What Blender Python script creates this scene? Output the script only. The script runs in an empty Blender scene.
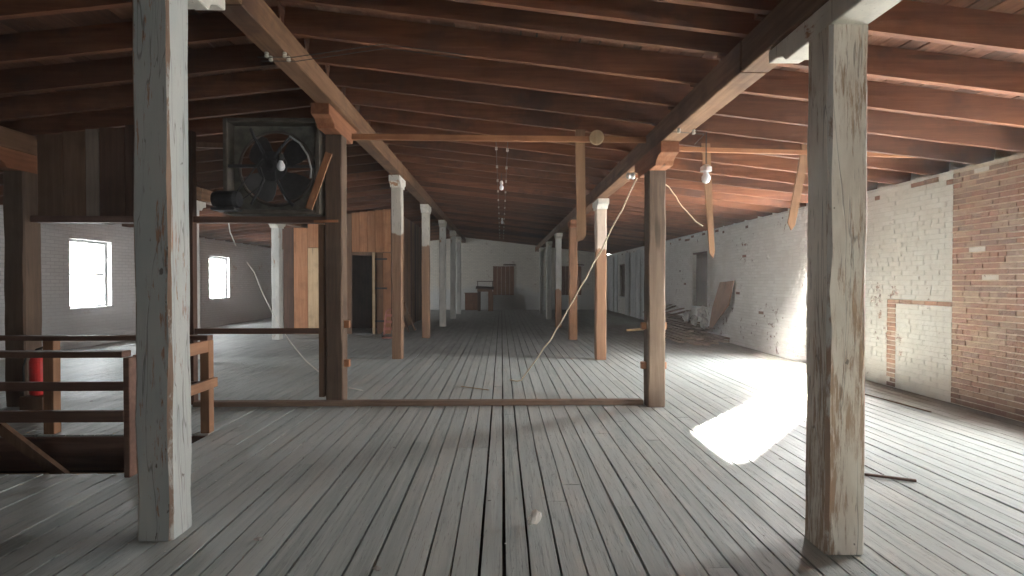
import bpy, bmesh, math, random
from mathutils import Vector, Matrix, Euler

random.seed(7)
S = bpy.context.scene
COL = S.collection
PI = math.pi

# ------------------------------------------------------------------ camera
H = 1.45            # eye height
FPX = 530.0         # focal length in pixels of the 1024 px frame
cam_d = bpy.data.cameras.new('camera')
cam_d.sensor_width = 36.0
cam_d.lens = 36.0 * FPX / 1024.0
cam_d.clip_start = 0.05
cam_d.clip_end = 300
cam = bpy.data.objects.new('camera', cam_d)
COL.objects.link(cam)
cam.location = (0, 0, H)
cam.rotation_euler = (math.radians(90 - 0.757), 0, math.radians(-1.135))
S.camera = cam
CAMR = Euler(cam.rotation_euler).to_matrix()


def at(px, py, y):
    """point of the place seen at (px, py) at depth y"""
    d = CAMR @ Vector(((px - 512) / FPX, (288 - py) / FPX, -1))
    t = y / d.y
    return Vector((d.x * t, y, H + d.z * t))


# ------------------------------------------------------------------ light
S.view_settings.view_transform = 'Standard'
S.view_settings.look = 'None'
S.view_settings.gamma = 1.0
S.view_settings.use_curve_mapping = False
S.view_settings.exposure = 0.2

w = bpy.data.worlds.new('sky')
S.world = w
w.use_nodes = True
bg = w.node_tree.nodes['Background']
bg.inputs[0].default_value = (0.985, 0.985, 0.985, 1)
bg.inputs[1].default_value = 58.0

sun_d = bpy.data.lights.new('sun', 'SUN')
sun_d.energy = 520.0
sun_d.angle = math.radians(2.2)
sun_d.color = (1.0, 0.93, 0.82)
sun = bpy.data.objects.new('sun', sun_d)
COL.objects.link(sun)
sun.location = (30, 30, 25)
sun.rotation_euler = Vector((1.0, 1.08, 0.66)).to_track_quat('Z', 'Y').to_euler()
S.cycles.max_bounces = 8
S.cycles.diffuse_bounces = 5
S.cycles.transparent_max_bounces = 12
S.cycles.caustics_reflective = False
S.cycles.caustics_refractive = False
S.cycles.sample_clamp_indirect = 12.0


# window openings: (centre y, width, z0, z1, state) for the side walls
RIGHT_WIN = [(4.42, 1.05, 0.85, 2.2, 'open'), (8.56, 1.2, 0.3, 2.45, 'open'),
             (14.27, 1.05, 0.72, 2.24, 'shut'), (23.5, 1.0, 0.72, 2.2, 'shut')]
LEFT_WIN = [(12.05, 1.2, 0.84, 2.36, 'open'), (17.45, 1.22, 0.86, 2.24, 'open'), (24.6, 1.2, 0.86, 2.28, 'open')]  # last one is an added, unseen window to brighten the far end wall
BACK_WIN = [(3.3, 1.0, 0.9, 2.1)]
XR, XL, YE, YB = 5.37, -9.17, 26.8, -6.0
RIDGE, ROW = -1.90, 3.70
WT = 0.34


def portal(x, y, z, sx, sz, normal):
    d = bpy.data.lights.new('window_daylight', 'AREA')
    d.shape = 'RECTANGLE'
    d.size, d.size_y = sx, sz
    d.cycles.is_portal = True
    o = bpy.data.objects.new('window_daylight', d)
    COL.objects.link(o)
    o.location = (x, y, z)
    o.rotation_euler = (-Vector(normal)).to_track_quat('Z', 'Y').to_euler()
    q = Vector(normal)
    # area light shines along local -Z; keep local Y upright
    o.rotation_euler = (-q).to_track_quat('Z', 'Y').to_euler()
    return o


for (yc, ww, z0, z1, st) in RIGHT_WIN:
    if st == 'open':
        portal(XR + WT + 0.02, yc, (z0 + z1) / 2, ww, z1 - z0, (-1, 0, 0))
for (yc, ww, z0, z1, st) in LEFT_WIN:
    portal(XL - WT - 0.02, yc, (z0 + z1) / 2, ww, z1 - z0, (1, 0, 0))
for (xc, ww, z0, z1) in BACK_WIN:
    portal(xc, YB - WT - 0.02, (z0 + z1) / 2, ww, z1 - z0, (0, 1, 0))


# ------------------------------------------------------------------ node helpers
class NT:
    def __init__(self, name):
        self.m = bpy.data.materials.new(name)
        self.m.use_nodes = True
        self.t = self.m.node_tree
        self.t.nodes.clear()
        self.out = self.t.nodes.new('ShaderNodeOutputMaterial')
        self.b = self.t.nodes.new('ShaderNodeBsdfPrincipled')
        self.t.links.new(self.b.outputs[0], self.out.inputs[0])
        self._pos = None

    def n(self, kind, **kw):
        o = self.t.nodes.new('ShaderNode' + kind)
        for k, v in kw.items():
            setattr(o, k, v)
        return o

    def link(self, a, b):
        self.t.links.new(a, b)

    def put(self, v, sock):
        if isinstance(v, (int, float)):
            sock.default_value = v
        elif isinstance(v, tuple):
            sock.default_value = v if len(v) == 4 or sock.type == 'VECTOR' else (*v, 1)
        else:
            self.link(v, sock)

    def math(self, op, a, b=0.0, c=0.0, clamp=False):
        o = self.n('Math', operation=op, use_clamp=clamp)
        for i, v in enumerate((a, b, c)):
            self.put(v, o.inputs[i])
        return o.outputs[0]

    def mix(self, f, a, b, mode='MIX'):
        o = self.n('MixRGB', blend_type=mode)
        self.put(f, o.inputs[0]); self.put(a, o.inputs[1]); self.put(b, o.inputs[2])
        return o.outputs[0]

    def pos(self):
        if self._pos is None:
            self._pos = self.n('NewGeometry').outputs['Position']
        return self._pos

    def xyz(self):
        s = self.n('SeparateXYZ')
        self.link(self.pos(), s.inputs[0])
        return s.outputs

    def rnd(self):
        """one number per piece, the same for all points of it"""
        i = self.n('NewGeometry').outputs['Random Per Island']
        o = self.n('ObjectInfo').outputs['Random']
        return self.math('FRACT', self.math('ADD', self.math('MULTIPLY', o, 7.31), self.math('MULTIPLY', i, 3.17)))

    def noise(self, scale=(1, 1, 1), s=1.0, detail=4.0, rough=0.6, off=None, dist=0.0):
        v = self.n('VectorMath', operation='MULTIPLY')
        self.link(self.pos(), v.inputs[0])
        v.inputs[1].default_value = scale
        vec = v.outputs[0]
        if off is not None:
            a = self.n('VectorMath', operation='ADD')
            self.link(vec, a.inputs[0])
            c = self.n('CombineXYZ')
            m = self.math('MULTIPLY', off, 37.0)
            for k in range(3):
                self.link(m, c.inputs[k])
            self.link(c.outputs[0], a.inputs[1])
            vec = a.outputs[0]
        o = self.n('TexNoise')
        self.link(vec, o.inputs['Vector'])
        o.inputs['Scale'].default_value = s
        o.inputs['Detail'].default_value = detail
        o.inputs['Roughness'].default_value = rough
        o.inputs['Distortion'].default_value = dist
        return o.outputs['Fac']

    def ramp(self, f, lo, hi, a=0.0, b=1.0):
        o = self.n('MapRange', interpolation_type='SMOOTHSTEP')
        self.put(f, o.inputs[0])
        for i, v in enumerate((lo, hi, a, b)):
            o.inputs[i + 1].default_value = v
        return o.outputs[0]

    def bump(self, h, strength=0.4, dist=0.01):
        o = self.n('Bump')
        o.inputs['Strength'].default_value = strength
        o.inputs['Distance'].default_value = dist
        self.link(h, o.inputs['Height'])
        self.link(o.outputs[0], self.b.inputs['Normal'])

    def done(self, col, rough=0.8, spec=0.3, metal=0.0):
        self.put(col, self.b.inputs['Base Color'])
        self.put(rough, self.b.inputs['Roughness'])
        self.b.inputs['Specular IOR Level'].default_value = spec
        self.b.inputs['Metallic'].default_value = metal
        return self.m


GR = {'x': (1.2, 22, 22), 'y': (22, 1.2, 22), 'z': (22, 22, 1.2), 'n': (9, 9, 9)}


def wood(name, c1, c2, axis='z', var=0.45, rough=0.82, knots=True, stain=None, bump=0.35):
    n = NT(name)
    r = n.rnd()
    g = n.noise(GR[axis], 1.0, 5, 0.65, r, 0.4)
    col = n.mix(n.ramp(g, 0.3, 0.72), c1, c2)
    blot = n.noise((1, 1, 1), 2.3, 3, 0.6, r)
    col = n.mix(n.ramp(blot, 0.45, 0.75, 0, 0.5), col, tuple(v * 0.5 for v in c1))
    if knots:
        k = n.noise(tuple(min(v, 9) * 0.8 for v in GR[axis]), 1.0, 1, 0.4, r)
        col = n.mix(n.ramp(k, 0.72, 0.8, 0, 0.7), col, tuple(v * 0.3 for v in c1))
    if stain:
        s = n.noise((1, 1, 1), 1.1, 4, 0.7, r)
        col = n.mix(n.ramp(s, stain[1], stain[1] + 0.16, 0, 0.85), col, stain[0])
    v = n.math('ADD', 1.0 - var / 2, n.math('MULTIPLY', r, var))
    h = n.n('HueSaturation')
    n.link(v, h.inputs['Value'])
    n.link(col, h.inputs['Color'])
    n.bump(g, bump, 0.006)
    return n.done(h.outputs[0], rough)


def painted_wood(name, paint, c1, c2, cover=0.5, soft=0.06, zlo=None, paint2=None, axis='z', streak=True, fine=False):
    """old paint flaking off timber; zlo: the paint only reaches down to that height"""
    n = NT(name)
    r = n.rnd()
    g = n.noise(GR[axis], 1.0, 5, 0.65, r, 0.4)
    col = n.mix(n.ramp(g, 0.3, 0.72), c1, c2)
    fl = n.noise((48, 48, 5.0) if fine else (13, 13, 4.0) if axis == 'z' else (13, 4, 13), 1.0, 6, 0.72, r, 0.3)
    big = n.noise((2.6, 2.6, 0.8), 1.0, 3, 0.6, r)
    m = n.math('ADD', n.math('MULTIPLY', fl, 0.62), n.math('MULTIPLY', big, 0.5))
    mask = n.ramp(m, cover, cover + soft, 0, 1)
    pm = n.noise((5, 5, 1.6), 1.0, 4, 0.6, r)
    pc = n.mix(n.ramp(pm, 0.35, 0.7), paint, paint2 or tuple(v * 0.8 for v in paint))
    if streak:
        cr = n.noise((55, 55, 5), 1.0, 3, 0.6, r)
        pc = n.mix(n.ramp(cr, 0.62, 0.72, 0, 0.55), pc, tuple(v * 0.35 for v in c1))
    if zlo is not None:
        zz = n.math('ADD', n.xyz()[2], n.math('MULTIPLY', n.math('SUBTRACT', pm, 0.5), 0.35))
        mask = n.math('MULTIPLY', mask, n.ramp(zz, zlo - 0.02, zlo + 0.02))
    col = n.mix(mask, col, pc)
    if fine:
        sp = n.noise((5, 5, 0.4), 1.0, 3, 0.65, r, 0.6)
        line = n.ramp(n.math('ABSOLUTE', n.math('SUBTRACT', sp, 0.5)), 0.0, 0.008, 1, 0)
        col = n.mix(n.math('MULTIPLY', line, 0.5), col, (0.05, 0.035, 0.025))
        dots = n.noise((22, 22, 14), 1.0, 2, 0.5, r)
        col = n.mix(n.ramp(dots, 0.73, 0.77, 0, 0.8), col, (0.07, 0.05, 0.04))
        mask = n.math('SUBTRACT', mask, line)
    hgt = n.math('ADD', n.math('MULTIPLY', mask, 0.8), n.math('MULTIPLY', g, 0.5))
    n.bump(hgt, 0.5, 0.006)
    return n.done(col, 0.75)


def plain(name, c, rough=0.6, metal=0.0, var=0.15, s=9.0, bump=0.15):
    n = NT(name)
    f = n.noise((1, 1, 1), s, 4, 0.6)
    col = n.mix(n.ramp(f, 0.3, 0.7), tuple(v * (1 - var) for v in c), tuple(min(1, v * (1 + var)) for v in c))
    n.bump(f, bump, 0.004)
    return n.done(col, rough, 0.4, metal)


# ------------------------------------------------------------------ materials
M = {}
M['rafter'] = wood('rafter_wood', (0.095, 0.033, 0.015), (0.153, 0.059, 0.028), 'x', 0.85, 0.8, stain=((0.055, 0.026, 0.018), 0.53), bump=0.6)
M['roof_board'] = wood('roof_board_wood', (0.081, 0.031, 0.016), (0.135, 0.058, 0.032), 'y', 0.8, 0.85, stain=((0.36, 0.25, 0.18), 0.58))
M['beam'] = wood('beam_wood', (0.106, 0.051, 0.025), (0.183, 0.098, 0.053), 'y', 0.3, 0.8, stain=((0.06, 0.03, 0.02), 0.52), bump=0.6)
M['bolster'] = wood('bolster_wood', (0.182, 0.065, 0.029), (0.273, 0.117, 0.058), 'y', 0.2, 0.75)
M['post_brown'] = wood('brown_post_wood', (0.095, 0.063, 0.045), (0.163, 0.115, 0.083), 'z', 0.3, 0.8)
M['post_orange'] = wood('orange_post_wood', (0.169, 0.082, 0.042), (0.236, 0.124, 0.068), 'z', 0.3, 0.8)
M['post_dark'] = wood('dark_post_wood', (0.085, 0.054, 0.037), (0.14, 0.09, 0.06), 'z', 0.2, 0.8)
M['pine'] = wood('pine_board_wood', (0.30, 0.125, 0.056), (0.41, 0.195, 0.095), 'z', 0.35, 0.7)
M['pine_pale'] = wood('pale_pine_wood', (0.496, 0.336, 0.192), (0.592, 0.432, 0.264), 'z', 0.2, 0.7)
M['pine_x'] = wood('pine_batten_wood', (0.26, 0.105, 0.045), (0.36, 0.165, 0.08), 'x', 0.2, 0.7)
M['batten'] = wood('old_batten_wood', (0.208, 0.112, 0.060), (0.288, 0.164, 0.092), 'z', 0.25, 0.8)
M['rail_dark'] = wood('dark_rail_wood', (0.10, 0.05, 0.035), (0.17, 0.09, 0.06), 'x', 0.2, 0.6)
M['rail_y'] = wood('orange_rail_wood', (0.247, 0.120, 0.064), (0.338, 0.180, 0.098), 'y', 0.2, 0.7)
M['rail_z'] = wood('rail_post_wood', (0.238, 0.115, 0.059), (0.329, 0.175, 0.095), 'z', 0.2, 0.7)
M['dark_board'] = wood('dark_board_wood', (0.060, 0.031, 0.021), (0.102, 0.054, 0.036), 'z', 0.5, 0.8)
M['mid_board'] = wood('brown_board_wood', (0.143, 0.078, 0.046), (0.215, 0.124, 0.075), 'z', 0.5, 0.8)
M['grey_board'] = wood('grey_board_wood', (0.195, 0.150, 0.124), (0.260, 0.208, 0.169), 'z', 0.3, 0.8)
M['sill'] = wood('sill_wood', (0.160, 0.104, 0.072), (0.264, 0.180, 0.128), 'x', 0.2, 0.8)
M['scrap'] = wood('scrap_wood', (0.21, 0.145, 0.115), (0.30, 0.215, 0.17), 'y', 0.6, 0.85)
M['shutter'] = wood('shutter_wood', (0.16, 0.075, 0.045), (0.24, 0.12, 0.07), 'z', 0.25, 0.8)
M['shutter_dark'] = wood('dark_shutter_wood', (0.07, 0.045, 0.035), (0.12, 0.075, 0.055), 'z', 0.25, 0.8)
M['desk'] = wood('desk_wood', (0.15, 0.075, 0.045), (0.23, 0.12, 0.075), 'z', 0.3, 0.6)
M['lean_board'] = wood('leaning_board_wood', (0.25, 0.14, 0.085), (0.33, 0.195, 0.12), 'z', 0.2, 0.8)

WHITE = (0.62, 0.61, 0.57)
M['post_white_l'] = painted_wood('pale_blue_grey_paint', (0.40, 0.40, 0.375), (0.24, 0.12, 0.07), (0.34, 0.2, 0.13), 0.425, 0.04, paint2=(0.335, 0.355, 0.34), fine=True)
M['post_white_r'] = painted_wood('cream_white_paint', (0.73, 0.675, 0.585), (0.26, 0.17, 0.11), (0.40, 0.28, 0.19), 0.475, 0.12, paint2=(0.56, 0.49, 0.41), fine=True)
M['post_edge'] = painted_wood('worn_post_edge', (0.52, 0.49, 0.44), (0.20, 0.13, 0.09), (0.32, 0.22, 0.16), 0.52, 0.08)
M['post_white'] = painted_wood('white_post_paint', WHITE, (0.26, 0.14, 0.08), (0.36, 0.21, 0.12), 0.40, 0.06)
M['post_half_a'] = painted_wood('half_painted_timber', (0.55, 0.50, 0.43), (0.185, 0.105, 0.064), (0.26, 0.155, 0.095), 0.36, 0.06, zlo=2.35)
M['post_half_b'] = painted_wood('half_painted_orange_timber', (0.58, 0.47, 0.38), (0.21, 0.11, 0.062), (0.29, 0.16, 0.092), 0.36, 0.06, zlo=2.02)
M['post_half_c'] = painted_wood('low_painted_timber', WHITE, (0.28, 0.15, 0.09), (0.38, 0.21, 0.12), 0.40, 0.06, zlo=1.2)
M['bolster_white'] = painted_wood('white_bolster_paint', (0.70, 0.66, 0.58), (0.30, 0.15, 0.08), (0.42, 0.24, 0.14), 0.42, 0.06, axis='y')
M['white_panel'] = painted_wood('whitewashed_board', (0.62, 0.62, 0.60), (0.2, 0.16, 0.13), (0.3, 0.25, 0.2), 0.36, 0.1, paint2=(0.50, 0.51, 0.50))

M['iron'] = plain('dark_iron', (0.045, 0.045, 0.048), 0.55, 0.5)
M['fan_sheet'] = plain('fan_sheet_metal', (0.15, 0.14, 0.115), 0.7, 0.1, 0.35, 6)
M['fan_frame'] = plain('fan_frame_metal', (0.085, 0.07, 0.055), 0.7, 0.1, 0.3, 6)
M['fan_blade'] = plain('fan_blade_metal', (0.07, 0.068, 0.066), 0.5, 0.4)
M['ceramic'] = plain('white_porcelain', (0.78, 0.77, 0.73), 0.25, 0, 0.05)
M['old_ceramic'] = plain('dusty_porcelain', (0.48, 0.44, 0.38), 0.4, 0, 0.1)
M['bulb'] = plain('frosted_bulb_glass', (0.85, 0.86, 0.88), 0.12, 0, 0.02)
M['black'] = plain('black_rubber', (0.02, 0.02, 0.02), 0.6)
M['wire'] = plain('old_wire', (0.05, 0.04, 0.035), 0.7)
M['grey_cable'] = plain('grey_cable_sheath', (0.28, 0.28, 0.27), 0.5)
M['rope'] = plain('cream_rope', (0.72, 0.62, 0.46), 0.8, 0, 0.12, 60)
M['white_cord'] = plain('white_cord_sheath', (0.68, 0.66, 0.6), 0.5)
M['red'] = plain('red_enamel', (0.55, 0.03, 0.025), 0.3)
M['faded_red'] = plain('faded_red_paint', (0.38, 0.14, 0.11), 0.6, 0, 0.3)
M['paper'] = plain('crumpled_paper', (0.92, 0.86, 0.77), 0.8, 0, 0.08)
M['plaster'] = plain('plaster_rubble', (0.40, 0.365, 0.335), 0.9, 0, 0.25, 14)
M['flake'] = plain('paint_flake', (0.62, 0.62, 0.58), 0.8)
M['void'] = plain('dark_void', (0.02, 0.017, 0.015), 0.95)
M['frame_paint'] = plain('window_frame_paint', (0.40, 0.41, 0.41), 0.6)


def mk_glass():
    n = NT('window_glass')
    tr = n.n('BsdfTransparent')
    tr.inputs[0].default_value = (0.95, 0.97, 0.98, 1)
    gl = n.n('BsdfGlossy')
    gl.inputs['Roughness'].default_value = 0.05
    mx = n.n('MixShader')
    mx.inputs[0].default_value = 0.05
    n.link(tr.outputs[0], mx.inputs[1])
    n.link(gl.outputs[0], mx.inputs[2])
    n.link(mx.outputs[0], n.out.inputs[0])
    return n.m


M['glass'] = mk_glass()


def mk_floor():
    n = NT('grey_floor_paint')
    r = n.rnd()
    g = n.noise((26, 1.1, 26), 1.0, 6, 0.68, r, 0.3)
    fine = n.noise((90, 5, 90), 1.0, 4, 0.7, r)
    base = n.mix(r, (0.33, 0.37, 0.36), (0.45, 0.485, 0.475))
    base = n.mix(n.ramp(g, 0.3, 0.7), base, (0.49, 0.525, 0.50))
    worn = n.noise((3.2, 0.9, 1), 1.0, 5, 0.7)
    base = n.mix(n.ramp(worn, 0.5, 0.72, 0, 0.75), base, (0.54, 0.54, 0.505))
    # scuffed bare wood and small dark marks
    sc = n.noise((30, 2.2, 1), 1.0, 4, 0.75, r)
    base = n.mix(n.ramp(sc, 0.64, 0.74, 0, 0.6), base, (0.20, 0.165, 0.135))
    sp = n.noise((9, 9, 1), 1.0, 2, 0.5)
    base = n.mix(n.ramp(sp, 0.74, 0.78, 0, 0.8), base, (0.07, 0.065, 0.06))
    ck = n.noise((34, 0.7, 1), 1.0, 4, 0.6, r, 0.5)
    line = n.ramp(n.math('ABSOLUTE', n.math('SUBTRACT', ck, 0.5)), 0.0, 0.010, 1, 0)
    base = n.mix(n.math('MULTIPLY', line, 0.5), base, (0.06, 0.06, 0.055))
    # brown dust that has gathered along the right wall and the scrap heap
    x, y, z = n.xyz()
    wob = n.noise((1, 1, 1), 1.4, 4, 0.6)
    d1 = n.ramp(n.math('ADD', x, n.math('MULTIPLY', wob, 0.9)), 4.85, 5.6, 0, 0.95)
    base = n.mix(d1, base, (0.11, 0.082, 0.065))
    a = n.math('ABSOLUTE', n.math('SUBTRACT', y, 14.2))
    d2 = n.math('MULTIPLY', n.ramp(n.math('ADD', a, n.math('MULTIPLY', wob, 2.0)), 3.2, 5.6, 1, 0),
                n.ramp(n.math('ADD', x, n.math('MULTIPLY', wob, 1.0)), 2.6, 4.6, 0, 0.9))
    base = n.mix(d2, base, (0.20, 0.135, 0.10))
    far_dark = n.ramp(n.math('ADD', y, n.math('MULTIPLY', wob, 2.0)), 10.6, 11.8, 0, 0.6)  # far part of the floor mixed towards a darker grey
    base = n.mix(far_dark, base, (0.14, 0.135, 0.13))
    n.bump(n.math('SUBTRACT', n.math('ADD', n.math('MULTIPLY', g, 0.6), n.math('MULTIPLY', fine, 0.7)), n.math('MULTIPLY', line, 0.5)), 0.8, 0.007)
    rough = n.ramp(n.noise((6, 1.5, 1), 1.0, 4, 0.6), 0.3, 0.7, 0.5, 0.7)
    return n.done(base, rough, 0.25)


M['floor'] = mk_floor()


def mk_brick(name, painted):
    n = NT(name)
    r = n.rnd()
    f = n.noise((1, 1, 1), 26, 4, 0.7)
    o = n.n('ValToRGB')
    n.link(r, o.inputs[0])
    e = o.color_ramp.elements
    e[0].position, e[0].color = 0.0, (0.13, 0.072, 0.052, 1)
    e[1].position, e[1].color = 1.0, (0.25, 0.12, 0.078, 1)
    for p_, c_ in ((0.25, (0.18, 0.085, 0.058, 1)), (0.5, (0.22, 0.125, 0.085, 1)), (0.7, (0.29, 0.20, 0.145, 1)), (0.85, (0.14, 0.085, 0.065, 1))):
        k = e.new(p_)
        k.color = c_
    col = n.mix(n.ramp(f, 0.4, 0.85, 0, 0.5), o.outputs[0], (0.30, 0.20, 0.145))
    if painted:
        m = n.noise((1, 1, 1), 6.5, 6, 0.72)
        m2 = n.noise((1, 1, 1), 0.9, 3, 0.6)
        msk = n.ramp(n.math('ADD', n.math('MULTIPLY', m, 0.7), n.math('MULTIPLY', m2, 0.4)), 0.415, 0.46)
        w1 = n.mix(r, (0.66, 0.635, 0.585), (0.74, 0.72, 0.675))
        w1 = n.mix(n.ramp(m2, 0.45, 0.7, 0, 0.5), w1, (0.58, 0.53, 0.46))
        col = n.mix(msk, col, w1)
    else:
        m = n.noise((1, 1, 1), 9, 5, 0.7)
        col = n.mix(n.ramp(m, 0.62, 0.72, 0, 0.7), col, (0.55, 0.48, 0.40))
    lump = n.noise((1, 1, 1), 11, 5, 0.7)
    n.bump(n.math('ADD', f, n.math('MULTIPLY', lump, 1.5)), 0.9, 0.012)
    return n.done(col, 0.9)


M['brick_red'] = mk_brick('bare_red_brick', False)
M['brick_white'] = mk_brick('whitewashed_brick', True)


def mk_mortar():
    n = NT('wall_mortar')
    x, y, z = n.xyz()
    wob = n.noise((1, 1, 1), 5, 3, 0.6)
    yy = n.math('ADD', y, n.math('MULTIPLY', n.math('SUBTRACT', wob, 0.5), 0.1))
    bare = n.math('MULTIPLY', n.ramp(yy, 5.30, 5.34), n.ramp(yy, 6.2, 6.23, 1, 0))
    f = n.noise((1, 1, 1), 18, 4, 0.7)
    white = n.mix(n.ramp(f, 0.35, 0.7), (0.56, 0.53, 0.48), (0.68, 0.65, 0.60))
    mort = n.mix(n.ramp(f, 0.35, 0.7), (0.42, 0.35, 0.27), (0.58, 0.50, 0.40))
    n.bump(f, 0.5, 0.01)
    return n.done(n.mix(bare, white, mort), 0.95)


M['mortar'] = mk_mortar()


def mk_far_brick(name, axis, whitetone, shade):
    """whitewashed masonry too far away to tell the bricks apart"""
    n = NT(name)
    x, y, z = n.xyz()
    c = n.n('CombineXYZ')
    n.link(y if axis == 'y' else x, c.inputs[0])
    n.link(z, c.inputs[1])
    b = n.n('TexBrick')
    n.link(c.outputs[0], b.inputs['Vector'])
    b.inputs['Scale'].default_value = 1.0
    b.inputs['Brick Width'].default_value = 0.215
    b.inputs['Row Height'].default_value = 0.074
    b.inputs['Mortar Size'].default_value = 0.008
    b.inputs['Mortar Smooth'].default_value = 0.3
    b.inputs['Color1'].default_value = (*whitetone, 1)
    b.inputs['Color2'].default_value = (*[v * 0.9 for v in whitetone], 1)
    b.inputs['Mortar'].default_value = (*[v * 0.72 for v in whitetone], 1)
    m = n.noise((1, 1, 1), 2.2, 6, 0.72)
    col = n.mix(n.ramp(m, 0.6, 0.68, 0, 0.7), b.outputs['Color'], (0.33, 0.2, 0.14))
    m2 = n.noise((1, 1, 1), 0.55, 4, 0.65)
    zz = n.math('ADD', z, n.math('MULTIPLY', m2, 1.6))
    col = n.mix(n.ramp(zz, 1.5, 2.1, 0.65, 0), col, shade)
    n.bump(b.outputs['Fac'], 0.6, -0.01)
    return n.done(col, 0.92)


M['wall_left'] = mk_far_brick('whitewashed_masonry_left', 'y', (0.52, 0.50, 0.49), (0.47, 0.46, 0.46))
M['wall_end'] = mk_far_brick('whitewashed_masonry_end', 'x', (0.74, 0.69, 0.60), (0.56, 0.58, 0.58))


# ------------------------------------------------------------------ mesh helpers
class MB:
    def __init__(self):
        self.v, self.f = [], []

    def add(self, vs, fs):
        k = len(self.v)
        self.v += [tuple(p) for p in vs]
        self.f += [tuple(k + i for i in q) for q in fs]
        return self

    def box(self, c, s, rot=None):
        hx, hy, hz = s[0] / 2, s[1] / 2, s[2] / 2
        vs = [Vector((x * hx, y * hy, z * hz)) for z in (-1, 1) for y in (-1, 1) for x in (-1, 1)]
        if rot is not None:
            R = rot if isinstance(rot, Matrix) else Euler(rot).to_matrix()
            vs = [R @ p for p in vs]
        c = Vector(c)
        return self.add([p + c for p in vs], [(0, 2, 3, 1), (4, 5, 7, 6), (0, 1, 5, 4), (2, 6, 7, 3), (0, 4, 6, 2), (1, 3, 7, 5)])

    def bar(self, a, b, w_, t_, up=(0, 0, 1)):
        """a board from a to b; w_ across `up`-side, t_ the other way"""
        a, b = Vector(a), Vector(b)
        d = b - a
        z = d.normalized()
        x = Vector(up).cross(z)
        if x.length < 1e-4:
            x = Vector((1, 0, 0))
        x.normalize()
        y = z.cross(x)
        R = Matrix((x, y, z)).transposed()
        return self.box((a + b) / 2, (t_, w_, d.length), R)

    def tube(self, pts, r, seg=8, cap=True):
        pts = [Vector(p) for p in pts]
        rs = r if isinstance(r, (list, tuple)) else [r] * len(pts)
        vs, fs = [], []
        ref = Vector((0.31, 0.52, 0.79)).normalized()
        for i, p in enumerate(pts):
            d = (pts[min(i + 1, len(pts) - 1)] - pts[max(i - 1, 0)]).normalized()
            x = d.cross(ref)
            if x.length < 1e-3:
                x = d.cross(Vector((1, 0, 0)))
            x.normalize()
            y = d.cross(x)
            for k in range(seg):
                a = 2 * PI * k / seg
                vs.append(p + (x * math.cos(a) + y * math.sin(a)) * rs[i])
        for i in range(len(pts) - 1):
            for k in range(seg):
                k2 = (k + 1) % seg
                fs.append((i * seg + k, i * seg + k2, (i + 1) * seg + k2, (i + 1) * seg + k))
        if cap:
            fs.append(tuple(reversed(range(seg))))
            fs.append(tuple(range((len(pts) - 1) * seg, len(pts) * seg)))
        return self.add(vs, fs)

    def lathe(self, prof, c=(0, 0, 0), seg=16, axis='z'):
        vs, fs = [], []
        for (r, z) in prof:
            for k in range(seg):
                a = 2 * PI * k / seg
                p = (r * math.cos(a), r * math.sin(a), z)
                if axis == 'y':
                    p = (p[0], p[2], p[1])
                elif axis == 'x':
                    p = (p[2], p[0], p[1])
                vs.append((p[0] + c[0], p[1] + c[1], p[2] + c[2]))
        for i in range(len(prof) - 1):
            for k in range(seg):
                k2 = (k + 1) % seg
                fs.append((i * seg + k, i * seg + k2, (i + 1) * seg + k2, (i + 1) * seg + k))
        fs.append(tuple(reversed(range(seg))))
        fs.append(tuple(range((len(prof) - 1) * seg, len(prof) * seg)))
        return self.add(vs, fs)

    def prism(self, poly, axis, a, b):
        """extrude a polygon of 2D points; axis x: points are (y, z); y: (x, z); z: (x, y)"""
        def p3(p, t):
            return {'x': (t, p[0], p[1]), 'y': (p[0], t, p[1]), 'z': (p[0], p[1], t)}[axis]
        n = len(poly)
        vs = [p3(p, a) for p in poly] + [p3(p, b) for p in poly]
        fs = [tuple(reversed(range(n))), tuple(range(n, 2 * n))]
        fs += [(i, (i + 1) % n, n + (i + 1) % n, n + i) for i in range(n)]
        return self.add(vs, fs)

    def build(self, name, mat, parent=None, bevel=0.0, smooth=False, origin=None):
        me = bpy.data.meshes.new(name)
        o0 = Vector(origin) if origin is not None else Vector((0, 0, 0))
        if origin is None and parent is None and self.v:
            mn = [min(p[i] for p in self.v) for i in range(3)]
            mx = [max(p[i] for p in self.v) for i in range(3)]
            o0 = Vector(((mn[0] + mx[0]) / 2, (mn[1] + mx[1]) / 2, mn[2]))
        me.from_pydata([Vector(p) - o0 for p in self.v], [], self.f)
        bm = bmesh.new()
        bm.from_mesh(me)
        bmesh.ops.recalc_face_normals(bm, faces=bm.faces)
        if bevel > 0:
            bmesh.ops.bevel(bm, geom=list(bm.edges), offset=bevel, segments=1, affect='EDGES', profile=0.5, clamp_overlap=True)
        bm.to_mesh(me)
        bm.free()
        if smooth:
            for p in me.polygons:
                p.use_smooth = True
        m = M[mat] if isinstance(mat, str) else mat
        me.materials.append(m)
        o = bpy.data.objects.new(name, me)
        COL.objects.link(o)
        if parent is not None:
            o.parent = parent
            # vertices are given in place; the parent only carries them
            o.matrix_parent_inverse = parent_world(parent).inverted()
        o.location = o0
        return o


def parent_world(p):
    m = Matrix.LocRotScale(p.location, p.rotation_euler, p.scale)
    if p.parent is not None:
        m = parent_world(p.parent) @ p.matrix_parent_inverse @ m
    return m


def tag(o, label=None, cat=None, group=None, kind=None):
    if label:
        o['label'] = label
    if cat:
        o['category'] = cat
    if group:
        o['group'] = group
    if kind:
        o['kind'] = kind
    return o


def thing(name, loc, label, cat, group=None):
    o = bpy.data.objects.new(name, None)
    o.empty_display_size = 0.2
    COL.objects.link(o)
    o.location = loc
    return tag(o, label, cat, group)


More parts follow.
